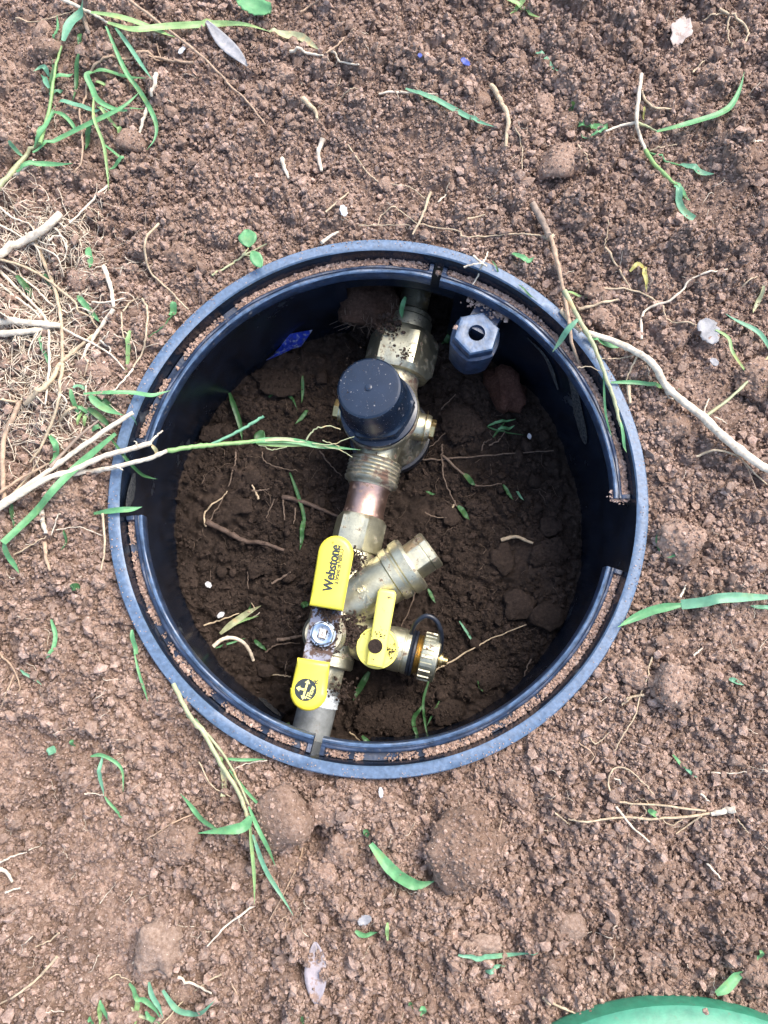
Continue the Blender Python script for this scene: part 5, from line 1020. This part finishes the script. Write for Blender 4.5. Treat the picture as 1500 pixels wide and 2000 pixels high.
# plants and roots inside the pit
for d, pts, w, k in (('dark green blade', [(448, 767), (460, 800), (469, 832), (473, 860)], 10, 'd'), ('arched green blade', [(525, 776), (540, 767), (558, 767), (572, 780), (581, 801)], 7, 'd'), ('thin upright blade', [(591, 734), (591, 760), (589, 788)], 6, 'd'), ('short slanted blade', [(602, 802), (590, 815), (576, 828)], 7, 'd'), ('long thin blade', [(567, 925), (581, 964), (593, 1007), (592, 1035), (590, 1060)], 7, 'd'), ('slim dark blade', [(591, 1018), (590, 1045), (586, 1075)], 8, 'd'),
                     ('short green blade', [(497, 1250), (508, 1260), (521, 1271)], 8, 'd'), ('short bright blade', [(532, 1417), (540, 1408), (549, 1399)], 9, 'g'), ('pale folded blade', [(551, 1428), (560, 1418), (565, 1410)], 10, 'l'), ('long curved blade', [(842, 1316), (827, 1367), (830, 1410), (838, 1452)], 5, 'd'), ('broad curved blade', [(824, 1379), (808, 1403), (812, 1428), (824, 1453)], 8, 'd'), ('fine blade', [(858, 1369), (845, 1395), (834, 1418)], 4, 'd'), ('small leafy blade', [(935, 1322), (938, 1338), (943, 1351)], 9, 'd'),
                     ('dark broad blade', [(721, 1312), (705, 1340), (690, 1368)], 12, 'd'), ('pale green blade', [(707, 1437), (722, 1452), (742, 1464)], 9, 'd'), ('dark blade behind the regulator', [(881, 652), (873, 664), (862, 674)], 11, 'd'), ('slim dark blade', [(836, 1150), (843, 1165), (850, 1178)], 7, 'd'), ('tiny blade', [(832, 960), (842, 964), (850, 965)], 5, 'd'), ('dark slim blade', [(982, 947), (992, 962), (1002, 977)], 7, 'd'), ('pale slim blade', [(1008, 960), (1015, 968), (1023, 977)], 5, 'b'), ('thin blade', [(897, 1213), (915, 1240), (932, 1264)], 4.5, 'b'),
                     ('dark rounded leaf', [(590, 1185), (596, 1180), (606, 1180)], 11, 'd')):
    one('grass_strand', d, 'grass', pts, w, k, pit=True)
one('grass_strand', '', 'grass', [(792, 580, -.046), (785, 603, -.050), (785, 622, -.054)], 9, 'g', label='short green blade hanging in the pipe opening beside the inlet pipe')
leaf('leaf', 'small round green leaf under the overhanging stem in the pit', 507, 853, 14, 11, -60, M_G['d'], 'leaf', True, seed=20)
for d, pts, w, k in (('dark crooked twig', [(552, 971), (593, 981), (631, 997), (660, 1008)], 11, 'n'), ('half buried dark twig', [(403, 1019), (441, 1038), (475, 1056), (520, 1063), (555, 1075)], 13, 'n'), ('thin straight root', [(460, 883), (459, 906), (446, 950)], 4.5, 'h'), ('bent pale root', [(402, 1028), (401, 1000), (434, 972), (444, 959)], 4.5, 's'), ('thin pale root', [(403, 1027), (422, 997), (439, 967)], 3.4, 'h'), ('short root', [(492, 958), (510, 958), (526, 955)], 4.5, 'h'), ('short upright root', [(553, 977), (554, 995), (556, 1016)], 4.5, 'h'),
                     ('short upright root', [(577, 992), (576, 1008), (573, 1023)], 3.5, 'h'), ('thin root', [(624, 881), (644, 906), (667, 930)], 3.2, 'h'), ('fine wavy root', [(512, 883), (517, 901), (550, 914), (582, 922)], 3, 'h'), ('pale stub', [(505, 975), (499, 960), (492, 947)], 6, 's'), ('long pale root', [(823, 898), (864, 897), (936, 891), (996, 886), (1081, 880)], 4, 'h'), ('forked root', [(864, 868), (863, 894), (869, 940), (886, 978)], 4.5, 'h'), ('thin pale root', [(843, 1314), (890, 1287), (930, 1263), (960, 1247), (1028, 1220)], 4, 's'),
                     ('thin root beside the drain knob', [(813, 1150), (800, 1190), (783, 1224)], 3.4, 'h'), ('thin white root', [(683, 1430), (703, 1447), (713, 1478, -.02)], 3.5, 's'), ('short root', [(1038, 1287), (1030, 1303), (1023, 1321)], 3.4, 'h'), ('dry brown husk', [(979, 1055), (1007, 1049), (1041, 1061)], 9, 's'), ('brown stick', [(541, 1250), (565, 1247), (590, 1242)], 9, 'h'), ('thin root', [(518, 1274), (542, 1259), (586, 1256)], 3.4, 'h'), ('thin root', [(529, 1317), (550, 1320), (568, 1321)], 3.4, 's'), ('short root', [(560, 1292), (558, 1306), (557, 1321)], 3.2, 'h'), ('thin root', [(830, 1000), (850, 1010), (880, 1012)], 3, 'h'), ('pale root sliver', [(886, 985), (881, 1000), (884, 1012)], 4, 's'), ('fine root', [(536, 975), (525, 1000), (520, 1012)], 3, 'h'), ('thin root', [(484, 1105), (484, 1125), (485, 1150)], 3, 'h'), ('short brown stick', [(530, 1140), (548, 1130), (568, 1118)], 6, 'h'), ('fine root', [(862, 800), (870, 790), (890, 770)], 2.8, 'h'), ('fine root', [(827, 880), (850, 865), (870, 845)], 3, 'h')):
    one('root', d, 'root', pts, w, k, pit=True)
one('stalk', '', 'stem', [(416, 1263, -.078), (434, 1249, -.080), (455, 1246, -.082), (475, 1255, -.084), (487, 1271, -.088), (495, 1290, -.092)], 9, 'w', label='white hook shaped stem touching the pit wall', tip=.8, wob=.3)
plant('grass_tuft', '', 'grass', [('stalk', [(398, 1222), (435, 1210), (467, 1198)], 4, 's'), ('seed_head', [(430, 1238), (457, 1216), (484, 1196), (510, 1183)], 12, 'p', dict(lift=.002)), ('blade', [(440, 1232), (470, 1213), (505, 1203)], 6, 'l', dict(lift=.002)), ('blade', [(445, 1226), (480, 1200), (492, 1178)], 5, 'd'), ('awn', [(470, 1212), (490, 1208), (507, 1196)], 3, 'w'), ('awn', [(480, 1198), (496, 1190), (493, 1178)], 3, 's'), ('blade', [(421, 1266), (450, 1256), (480, 1246)], 4, 'g')], pit=True, label='dry feathery grass tuft on the pit floor beside two white flakes')
plant('grass_tuft', '', 'grass', [('blade', [(953, 832), (980, 824), (1007, 819)], 5, 'g'), ('blade', [(972, 839), (990, 838), (1005, 831)], 6, 'g'), ('blade', [(962, 856), (974, 840), (987, 824)], 4.5, 'd'), ('blade', [(950, 835), (975, 842), (1025, 850)], 3.5, 'd'), ('root', [(955, 870), (972, 862), (985, 845)], 3.4, 'h'), ('root', [(940, 880), (945, 865), (960, 858)], 3, 'h')], pit=True, label='small green grass tuft beside the red rock in the pit')
plant('grass_sprig', '', 'grass', [('stem', [(864, 890), (895, 918), (913, 932)], 6, 'h'), ('blade', [(905, 925), (918, 938), (929, 948)], 10, 'd'), ('root', [(928, 946), (940, 950), (980, 945)], 3, 'h')], pit=True, label='half green sprig crossing a root in the pit beside the regulator')
plant('grass_sprig', '', 'grass', [('stem', [(886, 978), (890, 985), (896, 992)], 4, 'h'), ('blade', [(894, 988), (906, 1002), (917, 1015)], 11, 'd')], pit=True, label='dark green leaf on a forked root in the pit above the slanted brass branch')
# ---------------- fine fibres nobody could count
Vs, Fs, off = [], [], 0
def fibre(p0, a, L_, w, pit=False, hang=False):
    global off
    P = []; x, y = p0; st_ = L_ / 6
    for i in range(7):
        z = float((pit_z if pit else ground_z)(x, y)) + (.0006 if pit else .0018) + random.uniform(0, .0022); P.append(Vector((x, y, z))); a += random.gauss(0, .45); x += st_ * math.cos(a); y += st_ * math.sin(a)
    V, F = tube_vf(P, [w * (1 - .1 * i) for i in range(7)], 4); Vs.extend(V); Fs.extend(tuple(q + off for q in f) for f in F); off += len(V)
for k in range(650):
    px_, py_ = random.gauss(80, 70), random.uniform(395, 880)
    if px_ < -10 or px_ > 250: continue
    p = at(px_, py_, 0)
    if math.hypot(p.x, p.y) > .146: fibre((p.x, p.y), random.uniform(0, 6.28), random.uniform(.008, .036), random.uniform(.00014, .00042))
for k in range(330):
    p = at(random.uniform(0, 1500), random.uniform(0, 2000), 0)
    if math.hypot(p.x, p.y) > .148: fibre((p.x, p.y), random.uniform(0, 6.28), random.uniform(.003, .012), random.uniform(.00010, .00026))
tag(make('root_fibres', Vs, Fs, M_D['w'], None, 180), 'fine pale root fibres tangled over the soil', None, None, 'stuff')
Vs, Fs, off = [], [], 0
for k in range(170):
    t = random.uniform(0, 6.28); r = .124 * math.sqrt(random.random()); fibre((r * math.cos(t), r * math.sin(t)), random.uniform(0, 6.28), random.uniform(.003, .014), random.uniform(.00008, .0002), True)
for k in range(46):     # hanging from the pipe opening
    p = at(random.uniform(672, 780), random.uniform(585, 640), -.055); x0 = p + Vector((0, .006, 0)); P = [x0 + Vector((random.gauss(0, .002) * i * .5, -.0022 * i, -.0025 * i + random.gauss(0, .0006))) for i in range(5)]
    V, F = tube_vf(P, [.00016] * 5, 4); Vs.extend(V); Fs.extend(tuple(q + off for q in f) for f in F); off += len(V)
tag(make('pit_root_fibres', Vs, Fs, M_D['h'], None, 180), 'fine root fibres in the moist soil of the pit', None, None, 'stuff')
# ---------------- labels that would read alike are told apart by their distance from the box
from collections import defaultdict
by = defaultdict(list)
for o, r in LABELLED: by[o['label']].append((r, o))
ORD = ['innermost', 'second', 'third', 'fourth', 'fifth', 'sixth', 'seventh', 'eighth']
for lb, L_ in by.items():
    if len(L_) < 2: continue
    L_.sort(key=lambda q: q[0])
    for i, (r, o) in enumerate(L_): o['label'] = f'{lb}, ' + ('innermost' if i == 0 else 'outermost' if i == len(L_) - 1 else ORD[i] + ' one out')
